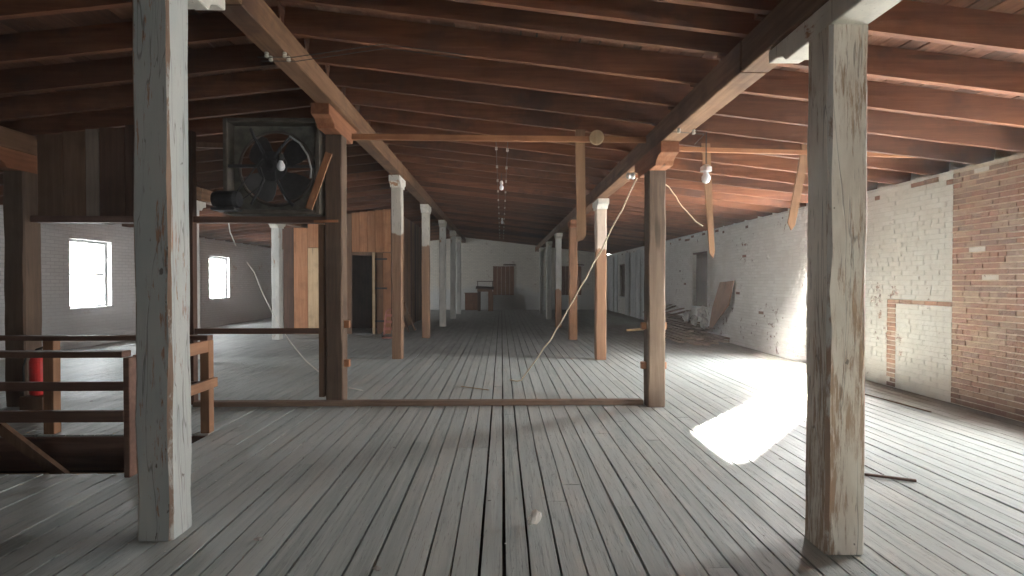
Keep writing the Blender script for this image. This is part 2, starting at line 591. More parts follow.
def struct(o, label=None):
    o['kind'] = 'structure'
    if label:
        o['label'] = label
    return o


UNIT = MB().box((0, 0, 0), (1, 1, 1))


def unit_mesh(mat, name):
    me = bpy.data.meshes.new(name)
    me.from_pydata(UNIT.v, [], UNIT.f)
    me.materials.append(M[mat])
    return me


def piece(name, me, loc, scale, rot, parent):
    o = bpy.data.objects.new(name, me)
    COL.objects.link(o)
    o.parent = parent
    o.matrix_parent_inverse = parent_world(parent).inverted()
    o.location, o.scale, o.rotation_euler = loc, scale, rot
    return o


CI = CAMR.transposed()


def seen(p):
    """pixel of a point, or None when outside the frame"""
    d = CI @ (Vector(p) - Vector((0, 0, H)))
    if d.z > -0.1:
        return None
    x, y = 512 + FPX * d.x / -d.z, 288 - FPX * d.y / -d.z
    if -20 < x < 1044 and -20 < y < 596:
        return x, y, -d.z
    return None


def score(a, b, nrm, area, n=8):
    """how large a board from a to b shows"""
    a, b, nrm, t = Vector(a), Vector(b), Vector(nrm), 0.0
    for i in range(n):
        p = a.lerp(b, (i + 0.5) / n)
        if seen(p):
            d = p - Vector((0, 0, H))
            t += abs(d.normalized().dot(nrm)) / d.length_squared
    return t * area / n


def wall_pieces(mb, wins, u0, u1, z1, put):
    """solid wall from u0 to u1 with openings"""
    u = u0
    for (c, ww, a, b) in sorted(wins):
        l, r = c - ww / 2, c + ww / 2
        put(mb, u, l, -0.14, z1)
        put(mb, l, r, -0.14, a)
        put(mb, l, r, b, z1)
        u = r
    put(mb, u, u1, -0.14, z1)


def rb(x):
    """underside of the rafters"""
    return 3.60 - 0.114 * abs(x - RIDGE)


RD = 0.23          # rafter depth
WTOP = rb(XR)      # wall top

# ------------------------------------------------------------------ floor
HX0, HX1, HY0, HY1 = -5.5, -2.8, 4.04, 5.06      # stairwell opening
mb = MB()
for (x0, x1, y0, y1) in ((XL, HX0, YB, YE), (HX1, XR, YB, YE), (HX0, HX1, YB, HY0), (HX0, HX1, HY1, YE)):
    mb.box(((x0 + x1) / 2, (y0 + y1) / 2, -0.085), (x1 - x0, y1 - y0, 0.10))
floor = struct(mb.build('floor', 'void', origin=(0, 0, 0)), 'grey painted floor of long narrow boards')
boards = []
x = XL + 0.01
while x < XR - 0.02:
    ww = random.uniform(0.125, 0.155)
    if x + ww > XR - 0.005:
        ww = XR - 0.005 - x
    gap = random.choice((0.006, 0.008, 0.009, 0.010, 0.012, 0.015, 0.020))
    xa, xb = x + gap / 2, x + ww - gap / 2
    y = YB + random.uniform(-3.5, 0)
    while y < YE:
        ln = random.uniform(3.2, 5.2)
        ya, yb = max(y, YB + 0.01), min(y + ln, YE - 0.01)
        y += ln
        if yb - ya < 0.05:
            continue
        segs = [(ya + 0.0015, yb - 0.0015)]
        if xb > HX0 and xa < HX1:
            cut = []
            for (p, q) in segs:
                if q <= HY0 or p >= HY1:
                    cut.append((p, q))
                else:
                    if p < HY0:
                        cut.append((p, HY0 - 0.002))
                    if q > HY1:
                        cut.append((HY1 + 0.002, q))
            segs = cut
        for (p, q) in segs:
            if q - p > 0.03:
                boards.append((xa, xb, p, q, random.uniform(-0.003, 0.0), random.uniform(-0.010, 0.010)))
    x += ww
scored = sorted(boards, key=lambda b: -score(((b[0] + b[1]) / 2, b[2], 0), ((b[0] + b[1]) / 2, b[3], 0), (0, 0, 1), (b[1] - b[0]) * (b[3] - b[2]), 14))


def ragged_plank(w_, l_, t_, q):
    """board with slightly wandering edges, centred on its origin"""
    n = 6
    vs, fs = [], []
    for i in range(n + 1):
        y = -l_ / 2 + l_ * i / n
        a, b = -w_ / 2 + q.uniform(-0.0015, 0.0035), w_ / 2 - q.uniform(-0.0015, 0.0035)
        zt = t_ / 2 + q.uniform(-0.002, 0.0005)
        vs += [(a, y, -t_ / 2), (b, y, -t_ / 2), (b, y, zt), (a, y, zt)]
    for i in range(n):
        for k in range(4):
            k2 = (k + 1) % 4
            fs.append((i * 4 + k, (i + 1) * 4 + k, (i + 1) * 4 + k2, i * 4 + k2))
    fs += [(0, 1, 2, 3), (n * 4 + 3, n * 4 + 2, n * 4 + 1, n * 4)]
    m_ = bpy.data.meshes.new('floor_plank')
    m_.from_pydata(vs, [], fs)
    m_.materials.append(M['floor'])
    return m_


prng = random.Random(17)
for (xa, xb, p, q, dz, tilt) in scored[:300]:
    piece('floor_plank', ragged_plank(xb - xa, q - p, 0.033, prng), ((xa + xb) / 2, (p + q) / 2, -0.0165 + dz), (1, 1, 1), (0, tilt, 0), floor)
mb = MB()
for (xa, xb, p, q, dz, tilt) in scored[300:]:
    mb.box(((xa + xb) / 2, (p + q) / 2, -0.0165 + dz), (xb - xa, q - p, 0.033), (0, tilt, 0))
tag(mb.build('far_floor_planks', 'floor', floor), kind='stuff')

# ------------------------------------------------------------------ walls
mb = MB()


def put_r(m, a, b, z0, z1):
    if b - a > 0.001 and z1 - z0 > 0.001:
        m.box((XR + 0.003 + WT / 2, (a + b) / 2, (z0 + z1) / 2), (WT, b - a, z1 - z0))


wall_pieces(mb, [q[:4] for q in RIGHT_WIN], YB - WT, YE + WT, WTOP - 0.004, put_r)
mb.box((XR + WT - 0.04, (YB + YE) / 2, WTOP + 0.12), (0.10, YE - YB + 2 * WT, 0.26))
wall_r = struct(mb.build('wall_right', 'mortar', origin=(XR + 0.2, 0, 0)), 'right brick wall, mostly whitewashed, with a bare red brick strip')


def bare_zone(y, z):
    if 5.32 < y < 6.21:
        return True
    if 7.10 < y < 7.28 and z < 1.22:
        return True
    if 6.25 < y < 7.28 and 1.12 < z < 1.23:
        return True
    return False


CO, BL = 0.0635, 0.205
bricks = []
k = 0
z = 0.004
while z + 0.05 < WTOP:
    zc = z + CO / 2
    head = (k % 7 == 6)
    stops = [0.6, 5.32, 6.21] + ([7.11, 7.27] if zc < 1.20 else []) + [YE - 0.01]
    for a, b in zip(stops[:-1], stops[1:]):
        y = a
        first = True
        while y < b - 0.012:
            ln = BL * (0.5 if head else 1.0) * random.uniform(0.9, 1.12)
            if first and k % 2 and not head:
                ln *= 0.5
            first = False
            if b - (y + ln) < 0.05:
                ln = b - y
            ya, yb = y, y + ln - 0.005
            y += ln
            if any(abs((ya + yb) / 2 - c) < ww / 2 + (yb - ya) / 2 + 0.003 and w0 - 0.034 < zc < w1 + 0.034 for (c, ww, w0, w1, _) in RIGHT_WIN):
                continue
            zone = bare_zone((ya + yb) / 2, zc)
            bare = zone if random.random() > (0.02 if zone else 0.004) else not zone
            if WTOP - zc < 0.14 and random.random() < 0.08:
                bare = True
            pr = random.uniform(-0.003, 0.005) if zone else random.uniform(-0.0025, 0.0025)
            bricks.append((ya, yb, z, z + CO - (random.uniform(0.011, 0.018) if zone else random.uniform(0.006, 0.012)), pr, bare, random.uniform(-0.006, 0.006)))
    z += CO
    k += 1
bs = sorted(bricks, key=lambda b: -score((XR, b[0], b[2]), (XR, b[1], b[3]), (1, 0, 0), (b[1] - b[0]) * (b[3] - b[2]), 2))
ms = {True: unit_mesh('brick_red', 'brick_bare'), False: unit_mesh('brick_white', 'brick_painted')}
for (ya, yb, z0, z1, pr, bare, rx) in bs[:300]:
    piece('brick', ms[bare], (XR + 0.02 - pr, (ya + yb) / 2, (z0 + z1) / 2), (0.05, yb - ya, z1 - z0), (rx, 0, 0), wall_r)
for flag, mat in ((True, 'brick_red'), (False, 'brick_white')):
    mb = MB()
    for (ya, yb, z0, z1, pr, bare, rx) in bs[300:]:
        if bare == flag:
            mb.box((XR + 0.02 - pr, (ya + yb) / 2, (z0 + z1) / 2), (0.05, yb - ya, z1 - z0), (rx, 0, 0))
    tag(mb.build('bare_bricks' if flag else 'whitewashed_bricks', mat, wall_r), kind='stuff')

mb = MB()


def put_l(m, a, b, z0, z1):
    if b - a > 0.001 and z1 - z0 > 0.001:
        m.box((XL - WT / 2, (a + b) / 2, (z0 + z1) / 2), (WT, b - a, z1 - z0))


wall_pieces(mb, [q[:4] for q in LEFT_WIN], YB - WT, YE + WT, WTOP - 0.004, put_l)
mb.box((XL - WT + 0.05, (YB + YE) / 2, WTOP + 0.12), (0.10, YE - YB + 2 * WT, 0.26))
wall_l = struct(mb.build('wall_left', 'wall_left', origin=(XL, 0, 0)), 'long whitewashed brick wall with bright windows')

# end walls follow the gable
for (nm, y0, y1, wins, mat) in (('wall_end', YE, YE + WT, [], 'wall_end'), ('wall_back', YB - WT, YB, BACK_WIN, 'wall_end')):
    mb = MB()

    def put_e(m, a, b, z0, z1):
        if b - a > 0.001 and z1 - z0 > 0.001:
            m.box(((a + b) / 2, (y0 + y1) / 2, (z0 + z1) / 2), (b - a, y1 - y0, z1 - z0))
    wall_pieces(mb, wins, XL, XR, WTOP - 0.01, put_e)
    mb.prism([(XL, WTOP - 0.01), (XR, WTOP - 0.01), (XR, WTOP + RD), (RIDGE, rb(RIDGE) + RD), (XL, WTOP + RD)], 'y', y0, y1)
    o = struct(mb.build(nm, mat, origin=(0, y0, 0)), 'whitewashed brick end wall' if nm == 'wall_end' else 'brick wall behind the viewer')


# whitewashed boards standing along the far part of the right wall
for i, (y0, y1, top) in enumerate(((19.35, 20.05, 2.62), (20.2, 20.75, 2.66), (20.9, 21.75, 2.60), (21.95, 22.6, 2.64), (24.3, 24.9, 2.66), (25.1, 25.7, 2.6), (25.9, 26.5, 2.62))):
    MB().box((XR - 0.035 - 0.02 * (i % 2), (y0 + y1) / 2, top / 2), (0.04, y1 - y0 - 0.02, top)).build('wall_board', 'white_panel', wall_r)


# ------------------------------------------------------------------ windows
wn = [0]


def window(x, yc, ww, z0, z1, inward, label, bars=(1, 1)):
    """timber window in a side wall; inward = +1 when the room lies towards +x"""
    wn[0] += 1
    xf = x - inward * 0.16
    root = bpy.data.objects.new('window_%d' % wn[0], None)
    COL.objects.link(root)
    root.location = (xf, yc, z0)
    struct(root, label)
    fw, dp = 0.065, 0.10
    zc, hh = (z0 + z1) / 2, z1 - z0
    mb = MB()
    mb.box((xf, yc - ww / 2 + fw / 2, zc), (dp, fw, hh)).box((xf, yc + ww / 2 - fw / 2, zc), (dp, fw, hh))
    mb.box((xf, yc, z0 + fw / 2), (dp, ww - 2 * fw, fw)).box((xf, yc, z1 - fw / 2), (dp, ww - 2 * fw, fw))
    mb.build('window_frame', 'frame_paint', root)
    if bars:
        MB().box((xf, yc, zc), (0.05, ww - 2 * fw, 0.045)).build('meeting_rail', 'frame_paint', root)
        for sz in (-1, 1):
            h2 = (hh - 2 * fw) / 2
            MB().box((xf, yc, zc + sz * h2 / 2), (0.004, ww - 2 * fw, h2 - 0.03)).build('pane', 'glass', root)
    MB().box((xf + inward * 0.10, yc, z0 + 0.016), (0.24, ww - 0.01, 0.03)).build('window_sill', 'frame_paint', root)
    return root


for (yc, ww, z0, z1, st) in LEFT_WIN:
    window(XL, yc, ww, z0, z1, 1, 'bright timber window in the whitewashed left wall (the farthest one added, unseen)', True)  # the farthest is the added window, hidden behind the board enclosure
for (yc, ww, z0, z1, st) in RIGHT_WIN:
    if st == 'open':
        window(XR, yc, ww, z0, z1, -1, 'open timber window in the right brick wall', False)
    else:
        wn[0] += 1
        root = bpy.data.objects.new('window_%d' % wn[0], None)
        COL.objects.link(root)
        root.location = (XR + 0.2, yc, z0)
        struct(root, 'dark boarded window recess in the whitewashed right wall')
        MB().box((XR + 0.13, yc, (z0 + z1) / 2), (0.05, ww, z1 - z0)).build('backing_board', 'shutter_dark', root)
        for k in range(2):
            zz = z0 + (0.29 + 0.44 * k) * (z1 - z0)
            MB().box((XR + 0.09, yc, zz), (0.03, ww * 0.8, 0.36 * (z1 - z0))).build('shutter_panel', 'shutter_dark', root, 0.008)
        MB().box((XR + 0.05, yc, z1 - 0.03), (0.10, ww - 0.01, 0.05)).build('lintel', 'dark_board', root)
        MB().box((XR + 0.03, yc, z0 + 0.02), (0.12, ww - 0.01, 0.035)).build('window_sill', 'white_panel', root)
for (xc, ww, z0, z1) in BACK_WIN:
    wn[0] += 1
    root = bpy.data.objects.new('window_%d' % wn[0], None)
    COL.objects.link(root)
    root.location = (xc, YB - 0.16, z0)
    struct(root, 'timber window behind the viewer')
    mb = MB()
    for s in (-1, 1):
        mb.box((xc + s * (ww / 2 - 0.03), YB - 0.16, (z0 + z1) / 2), (0.06, 0.1, z1 - z0))
        mb.box((xc, YB - 0.16, (z0 + 0.03) if s < 0 else (z1 - 0.03)), (ww - 0.12, 0.1, 0.06))
    mb.build('window_frame', 'frame_paint', root)
    MB().box((xc, YB - 0.16, (z0 + z1) / 2), (ww - 0.12, 0.004, z1 - z0 - 0.12)).build('pane', 'glass', root)

# two boarded windows on the end wall
for (xa, xb, lab) in ((-0.43, 0.63, 'brown boarded window on the far end wall, beside the writing desk'),
                      (3.05, 4.05, 'brown boarded window on the far end wall, behind the right post row')):
    wn[0] += 1
    root = bpy.data.objects.new('window_%d' % wn[0], None)
    COL.objects.link(root)
    root.location = ((xa + xb) / 2, YE, 0.74)
    struct(root, lab)
    nb = 5
    for i in range(nb):
        bw = (xb - xa) / nb
        MB().box((xa + bw * (i + 0.5), YE - 0.02, 1.47), (bw - 0.012, 0.03, 1.46 + random.uniform(-0.02, 0.02))).build('board', 'shutter', root)
    MB().box(((xa + xb) / 2 + 0.3, YE - 0.03, 2.27), (0.62, 0.055, 0.07)).build('lintel', 'shutter_dark', root)

# ------------------------------------------------------------------ roof
mb = MB()
T = 0.05
zr = rb(RIDGE) + RD + 0.03
mb.prism([(XL - WT, rb(XL - WT) + RD + 0.03), (RIDGE, zr), (XR + WT, rb(XR + WT) + RD + 0.03),
          (XR + WT, rb(XR + WT) + RD + 0.03 + T), (RIDGE, zr + T), (XL - WT, rb(XL - WT) + RD + 0.03 + T)], 'y', YB - WT, YE + WT)
ceil = struct(mb.build('ceiling', 'void', origin=(0, 0, 3.0)), 'low gable roof of reddish rafters under rough roof boards')
SL = math.atan(0.114)
deck = []
for side in (-1, 1):
    u = 0.005
    umax = (XR - RIDGE + 0.2) / math.cos(SL)
    while u < umax - 0.05:
        bw = random.uniform(0.14, 0.23)
        bw = min(bw, umax - u)
        gap = random.choice((0.004, 0.006, 0.008, 0.012, 0.02))
        y = YB + random.uniform(-3, 0)
        while y < YE:
            ln = random.choice((3, 4, 5, 6)) * 0.61
            ya, yb = max(y, YB), min(y + ln, YE)
            y += ln
            if yb - ya > 0.06:
                uc = u + bw / 2
                xc = RIDGE + side * uc * math.cos(SL)
                zc = rb(xc) + RD + 0.014
                deck.append((xc, zc, ya + 0.003, yb - 0.003, bw - gap, side))
        u += bw
ds = sorted(deck, key=lambda b: -score((b[0], b[2], b[1]), (b[0], b[3], b[1]), (0, 0, 1), b[4] * (b[3] - b[2]), 10))
me = unit_mesh('roof_board', 'roof_board')
for (xc, zc, ya, yb, bw, side) in ds[:300]:
    piece('roof_board', me, (xc, (ya + yb) / 2, zc), (bw, yb - ya, 0.022), (0, side * SL, 0), ceil)
mb = MB()
for (xc, zc, ya, yb, bw, side) in ds[300:]:
    mb.box((xc, (ya + yb) / 2, zc), (bw, yb - ya, 0.022), (0, side * SL, 0))
tag(mb.build('far_roof_boards', 'roof_board', ceil), kind='stuff')

raf = []
RSP = 0.612
ny = int((YE - YB) / RSP)
for i in range(ny):
    y = YB + 0.25 + i * RSP
    for side in (-1, 1):
        for (u0, u1, off) in ((0.0, ROW + 0.10, 0.0), (ROW - 0.10, XR - RIDGE + 0.2, 0.058)):
            xa, xb = RIDGE + side * u0, RIDGE + side * u1
            if u0 == 0:
                xa += side * 0.02
            raf.append((xa, xb, y + off + random.uniform(-0.03, 0.03), side, random.uniform(0.045, 0.056), random.uniform(-0.008, 0.0)))
raf.append((RIDGE + 0.02, RIDGE + ROW + 0.10, 3.75, 1, 0.05, 0.0))
mcache = {}
for (xa, xb, y, side, tk, dz) in raf:
    xc = (xa + xb) / 2
    L = abs(xb - xa) / math.cos(SL)
    mm = mcache.setdefault('r', unit_mesh('rafter', 'rafter'))
    dep = RD - 0.004
    piece('rafter', mm, (xc, y, rb(xc) + RD - dep / 2 - 0.001 + 0.0), (L, tk, dep), (0, side * SL, 0), ceil)

# ------------------------------------------------------------------ beams
BEAMS = [('right', RIDGE + ROW, 2.93, 'post-row beam under the rafters on the right, its near end painted white'),
         ('ridge', RIDGE, 3.37, 'thick ridge beam over the centre-left row of posts, beside the old fan'),
         ('left', RIDGE - ROW, 2.93, 'shadowed post-row beam above the stair railing on the far left')]
ROWY = [2.95, 6.20, 9.75, 13.2, 16.7, 20.15, 23.6]
for (key, bx, bz, lab) in BEAMS:
    top = rb(bx) - 0.012 if key == 'ridge' else rb(bx) - 0.02
    t = thing('ceiling_beam', (bx, YE / 2, bz), lab, 'beam')
    joints = [YB, 1.2, 3.75, 9.85, 16.8, 23.7, YE]
    for a, b in zip(joints[:-1], joints[1:]):
        dx = random.uniform(-0.006, 0.006)
        mat = 'beam'
        m_ = MB()
        m_.box((bx + dx, (a + b) / 2, (bz + top) / 2), (0.20, b - a - 0.006, top - bz))
        o = m_.build('beam_timber', mat, t, 0.008)
    if key == 'ridge':
        m_ = MB()

# ------------------------------------------------------------------ posts
POST = 0.20
used = {}


def bolster(cx, cy, zt, half, root, mat, hgt=0.22, wd=0.20):
    a, b = cy - half, cy + half
    zb = zt - hgt
    c = min(0.20, half * 0.42)
    pts = []
    for i in range(6):
        t = i / 5 * PI / 2
        pts.append((a + c * (1 - math.cos(t)) * 0.9 + 0.0, zb + hgt * 0.55 * (1 - math.sin(t))))
    left = [(a, zt), (a, zb + hgt * 0.45)] + [(a + c * math.sin(t), zb + hgt * 0.45 * math.cos(t)) for t in (PI / 6, PI / 3, PI / 2 * 0.98)]
    right = [(2 * cy - p, q) for (p, q) in reversed(left)]
    return MB().prism(left + right, 'x', cx - wd / 2, cx + wd / 2).build('bolster', mat, root, 0.006)


def post(cx, front, beam_z, mat, bmat, label, half=0.48, size=POST, hgt=0.22, edge=None, group='timber posts in long rows', cham=0.014):
    cy = front + size / 2
    t = thing('timber_post', (cx, cy, 0), label, 'post', group)
    topz = beam_z - hgt
    # squared shaft with worn, slightly wandering arrises
    n = 14
    vs, fs = [], []
    rr = random.Random(int(cx * 100) * 31 + int(cy * 100))
    for i in range(n + 1):
        z = topz * i / n
        for (sx, sy) in ((-1, -1), (1, -1), (1, 1), (-1, 1)):
            ch = cham + rr.uniform(-0.004, 0.009)
            jx, jy = rr.uniform(-0.003, 0.003), rr.uniform(-0.003, 0.003)
            hx = size / 2
            p, q = (sx * hx + jx, sy * (hx - ch) + jy), (sx * (hx - ch) + jx, sy * hx + jy)
            if sx * sy > 0:
                p, q = p, q
            else:
                p, q = q, p
            vs += [(cx + p[0], cy + p[1], z), (cx + q[0], cy + q[1], z)]
    # order the eight points of each ring by angle
    ring = sorted(range(8), key=lambda k: math.atan2(vs[k][1] - cy, vs[k][0] - cx))
    vv = []
    for i in range(n + 1):
        vv += [vs[i * 8 + k] for k in ring]
    for i in range(n):
        for k in range(8):
            k2 = (k + 1) % 8
            fs.append((i * 8 + k, i * 8 + k2, (i + 1) * 8 + k2, (i + 1) * 8 + k))
    fs += [tuple(reversed(range(8))), tuple(range(n * 8, n * 8 + 8))]
    sh = MB().add(vv, fs).build('shaft', mat, t)
    if edge:
        sh.data.materials.append(M[edge])
        for pg in sh.data.polygons:
            if abs(pg.normal.x) > 0.3 and abs(pg.normal.y) > 0.3:
                pg.material_index = 1
    bolster(cx, cy, beam_z, half, t, bmat, hgt)
    return t


XRW, XLW = RIDGE + ROW, RIDGE - ROW
ZB_R, ZB_M = 2.93, 3.37
pr1 = post(XRW + 0.022, 2.75, ZB_R, 'post_white_r', 'bolster_white', 'large near post with peeling cream white paint in front of the right wall', 0.55, 0.21, 0.14, edge='post_edge', cham=0.012)
pr2 = post(XRW - 0.02, 6.03, ZB_R, 'post_brown', 'bolster', 'bare weathered brown post standing beside the patch of sunlight on the floor', 0.55)
post(XRW + 0.03, 9.68, ZB_R, 'post_half_b', 'bolster_white', 'orange-brown post with whitened top, behind the long hanging rope on the right', 0.3, 0.19, 0.17)
post(XRW - 0.03, 13.0, ZB_R, 'post_orange', 'bolster', 'unpainted reddish post just left of the whitened-top post, behind the hanging board', 0.3, 0.2, 0.17)
post(XRW - 0.02, 16.5, ZB_R, 'post_half_c', 'bolster_white', 'pale post with brown lower half, fifth back in the right row', 0.3, 0.19, 0.17)
post(XRW, 20.0, ZB_R, 'post_white', 'bolster_white', 'slim white post, sixth back in the right row', 0.3, 0.19, 0.17)
post(XRW, 23.6, ZB_R, 'post_white', 'bolster_white', 'farthest white post of the right row, near the end wall', 0.3, 0.19, 0.17)

post(-1.935, 2.97, ZB_M, 'post_white_l', 'bolster_white', 'large near post with flaking pale blue-grey paint, beside the stair railing', 0.52, edge='post_edge', cham=0.012)
pl2 = post(-1.955, 6.22, ZB_M, 'post_dark', 'bolster', 'dark brown bare post at the right edge of the old fan', 0.55)
post(-1.94, 9.85, ZB_M, 'post_half_a', 'bolster_white', 'brown post with whitened top in front of the doorway of the board enclosure', 0.3, 0.19, 0.2)
post(-1.93, 13.5, ZB_M, 'post_half_a', 'bolster_white', 'orange-brown post with white top, fourth back in the centre-left row', 0.3, 0.19, 0.2)
post(-1.88, 16.9, ZB_M, 'post_white', 'bolster_white', 'white post, fifth back in the centre-left row', 0.3, 0.2, 0.2)
post(-1.87, 20.4, ZB_M, 'post_white', 'bolster_white', 'white post, sixth back in the centre-left row', 0.3, 0.2, 0.2)
post(-1.88, 23.2, ZB_M, 'post_white', 'bolster_white', 'farthest white post of the centre-left row, by the low brown cabinet', 0.3, 0.2, 0.2)

post(XLW, 6.2, ZB_R, 'post_dark', 'bolster', 'shadowed dark post at the left edge, beside the fire extinguisher', 0.5, 0.24)
post(XLW - 0.08, 9.75, ZB_R, 'post_white', 'bolster_white', 'whitish post right behind the large blue-grey near post', 0.3, 0.19, 0.17)
post(XLW + 0.02, 13.2, ZB_R, 'post_white', 'bolster_white', 'peeling white post standing between the small left window and the pine boards', 0.3, 0.2, 0.17)

# cleats and a peg on the brown right post, cleats on the dark left post
for zc in (0.93, 0.47):
    MB().box((XRW - 0.03, 6.13, zc), (0.29, 0.07, 0.08)).build('cleat', 'pine_x', pr2, 0.004)
MB().bar((XRW - 0.12, 6.20, 0.885), (XRW - 0.34, 6.15, 0.875), 0.025, 0.025).build('peg', 'pine_pale', pr2)
for zc in (0.94, 0.48):
    MB().box((-1.83, 6.30, zc), (0.07, 0.06, 0.085)).build('cleat', 'pine_x', pl2, 0.004)

# ------------------------------------------------------------------ partition line across the room
PY = 6.30
o = MB().box(((-3.55 + 1.66) / 2, PY - 0.11, 0.03), (1.66 + 3.55, 0.09, 0.06)).build('floor_sill', 'sill', None, 0.005)
tag(o, 'long flat timber sill lying across the floor between the second posts', 'sill')
xs = -3.64
o = MB().box((xs, PY, 1.60), (0.085, 0.09, 3.2)).build('partition_stud', 'dark_board', None, 0.004)
tag(o, 'thin dark upright stud holding the left end of the waist-high rail', 'stud')
o = MB().box(((xs + 0.045 - 2.06) / 2, PY, 0.86), (abs(xs + 0.045 + 2.06), 0.05, 0.065)).build('partition_rail', 'rail_dark', None, 0.004)
tag(o, 'dark waist-high horizontal rail below the old fan', 'rail')
o = MB().box(((XLW + 0.13 - 2.06) / 2, PY + 0.03, 2.17), (abs(XLW + 0.13 + 2.06), 0.12, 0.075)).build('header_plank', 'rail_dark', None, 0.004)
tag(o, 'long dark header plank carrying the old fan', 'plank')
o = MB().bar((XLW + 0.05, PY + 0.13, 3.12), (-3.25, PY + 0.15, 3.07), 0.06, 0.04).build('upper_batten', 'mid_board', None)
tag(o, 'thin brown batten running across the top of the dark upper boards', 'batten')
t = thing('board_partition', (-4.5, PY + 0.05, 2.21), 'dim upright boards nailed above the header plank at upper left', 'partition')
xb = XLW + 0.14
k = 0
for (ww, mat) in ((0.30, 'mid_board'), (0.26, 'mid_board'), (0.16, 'grey_board'), (0.30, 'dark_board'), (0.24, 'dark_board'), (0.28, 'mid_board'), (0.22, 'dark_board')):
    ztop = rb(xb) - 0.02
    MB().box((xb + ww / 2, PY + 0.07, (2.21 + ztop) / 2), (ww - 0.012, 0.025, ztop - 2.21)).build('board', mat, t)
    xb += ww
# old jamb stud against the dark post
o = MB().box((-2.115, PY + 0.0, 1.10), (0.06, 0.09, 2.03)).build('jamb_stud', 'mid_board', None, 0.003)
tag(o, 'narrow brown jamb board fixed to the left side of the dark fan post', 'stud')

# ------------------------------------------------------------------ old exhaust fan
FX, FY, FZ = -2.64, 6.30, 2.77
FW, FH = 1.10, 1.10
fan = thing('exhaust_fan', (FX, FY, FZ - FH / 2), 'large old square-framed exhaust fan with dark blades, hanging by the dark post', 'fan')
fw = 0.05
for (dx, dz, sx, sz) in ((-FW / 2 + fw / 2, 0, fw, FH), (FW / 2 - fw / 2, 0, fw, FH)):
    MB().box((FX + dx, FY, FZ + dz), (sx, 0.30, sz)).build('frame_side', 'fan_frame', fan, 0.006)
for dz in (-FH / 2 + fw / 2, FH / 2 - fw / 2):
    MB().box((FX, FY, FZ + dz), (FW - 2 * fw - 0.004, 0.30, fw)).build('frame_rail', 'fan_frame', fan, 0.006)
# sheet with a round mouth
seg = 48
R0 = 0.43
hw = FW / 2 - fw
vs, fs = [], []
for side, yy in ((0, FY + 0.02), (1, FY + 0.03)):
    for i in range(seg):
        a = 2 * PI * i / seg
        c, s_ = math.cos(a), math.sin(a)
        k = hw / max(abs(c), abs(s_))
        vs.append((FX + R0 * c, yy, FZ + R0 * s_))
        vs.append((FX + k * c, yy, FZ + k * s_))
for i in range(seg):
    j = (i + 1) % seg
    fs.append((2 * i, 2 * i + 1, 2 * j + 1, 2 * j))
    o2 = 2 * seg
    fs.append((o2 + 2 * i, o2 + 2 * j, o2 + 2 * j + 1, o2 + 2 * i + 1))
    fs.append((2 * i, 2 * j, o2 + 2 * j, o2 + 2 * i))
MB().add(vs, fs).build('mouth_plate', 'fan_sheet', fan)
MB().tube([(FX + R0 * math.cos(2 * PI * i / 40), FY + 0.0, FZ + R0 * math.sin(2 * PI * i / 40)) for i in range(41)], 0.018, 6).build('mouth_ring', 'fan_frame', fan)
# blades: broad paddles with pitch
for q in range(4):
    a0 = math.radians(45 + 90 * q)
    ring_n = 9
    vs, fs = [], []
    prof = [(0.05, 0.04), (0.10, 0.06), (0.16, 0.105), (0.24, 0.15), (0.33, 0.175), (0.38, 0.15), (0.41, 0.07)]
    for (r, hwid) in prof:
        for sgn in (-1, 1):
            for th in (-0.004, 0.004):
                x_, y_ = r, sgn * hwid
                yy = FY + 0.05 + sgn * hwid * 0.42 + th
                ca, sa = math.cos(a0), math.sin(a0)
                vs.append((FX + x_ * ca - y_ * sa, yy, FZ + x_ * sa + y_ * ca))
    for i in range(len(prof) - 1):
        b0, b1 = i * 4, (i + 1) * 4
        for (u, v) in ((0, 1), (1, 3), (3, 2), (2, 0)):
            fs.append((b0 + u, b0 + v, b1 + v, b1 + u))
    fs.append((0, 1, 3, 2))
    fs.append((24, 26, 27, 25))
    MB().add(vs, fs).build('blade', 'fan_blade', fan)
MB().lathe([(0.03, -0.16), (0.07, -0.15), (0.085, -0.05), (0.085, 0.06), (0.05, 0.09)], (FX, FY + 0.0, FZ), 16, 'y').build('hub', 'iron', fan, smooth=False)
MB().lathe([(0.035, 0), (0.17, 0.0), (0.17, 0.03), (0.035, 0.03)], (FX, FY - 0.14, FZ), 24, 'y').build('pulley', 'iron', fan)
# bent stay bars of the bearing carrier
for pts in ([(-0.10, 0.06), (-0.13, -0.02), (-0.09, -0.14), (-0.16, -0.30), (-0.20, -0.37), (-0.24, -0.44)],
            [(0.05, 0.08), (0.03, 0.0), (0.05, -0.13), (0.10, -0.26), (0.17, -0.38), (0.24, -0.45)],
            [(0.03, 0.10), (0.09, 0.2), (0.17, 0.29), (0.21, 0.34)],
            [(-0.06, 0.09), (-0.12, 0.2), (-0.2, 0.33), (-0.24, 0.43)]):
    MB().tube([(FX + p[0], FY - 0.13, FZ + p[1]) for p in pts], 0.017, 6).build('stay_bar', 'iron', fan)
MB().box((FX, FY - 0.13, FZ + 0.0), (FW - 2 * fw - 0.005, 0.03, 0.035)).build('bearing_bar', 'iron', fan)
mo = MB().lathe([(0.03, -0.15), (0.085, -0.14), (0.10, -0.10), (0.10, 0.10), (0.085, 0.14), (0.03, 0.15)], (FX - 0.46, FY - 0.24, FZ - 0.40), 18, 'x').build('motor', 'iron', fan)
MB().box((FX - 0.46, FY - 0.24, FZ - 0.515), (0.26, 0.2, 0.03)).build('motor_foot', 'iron', mo)
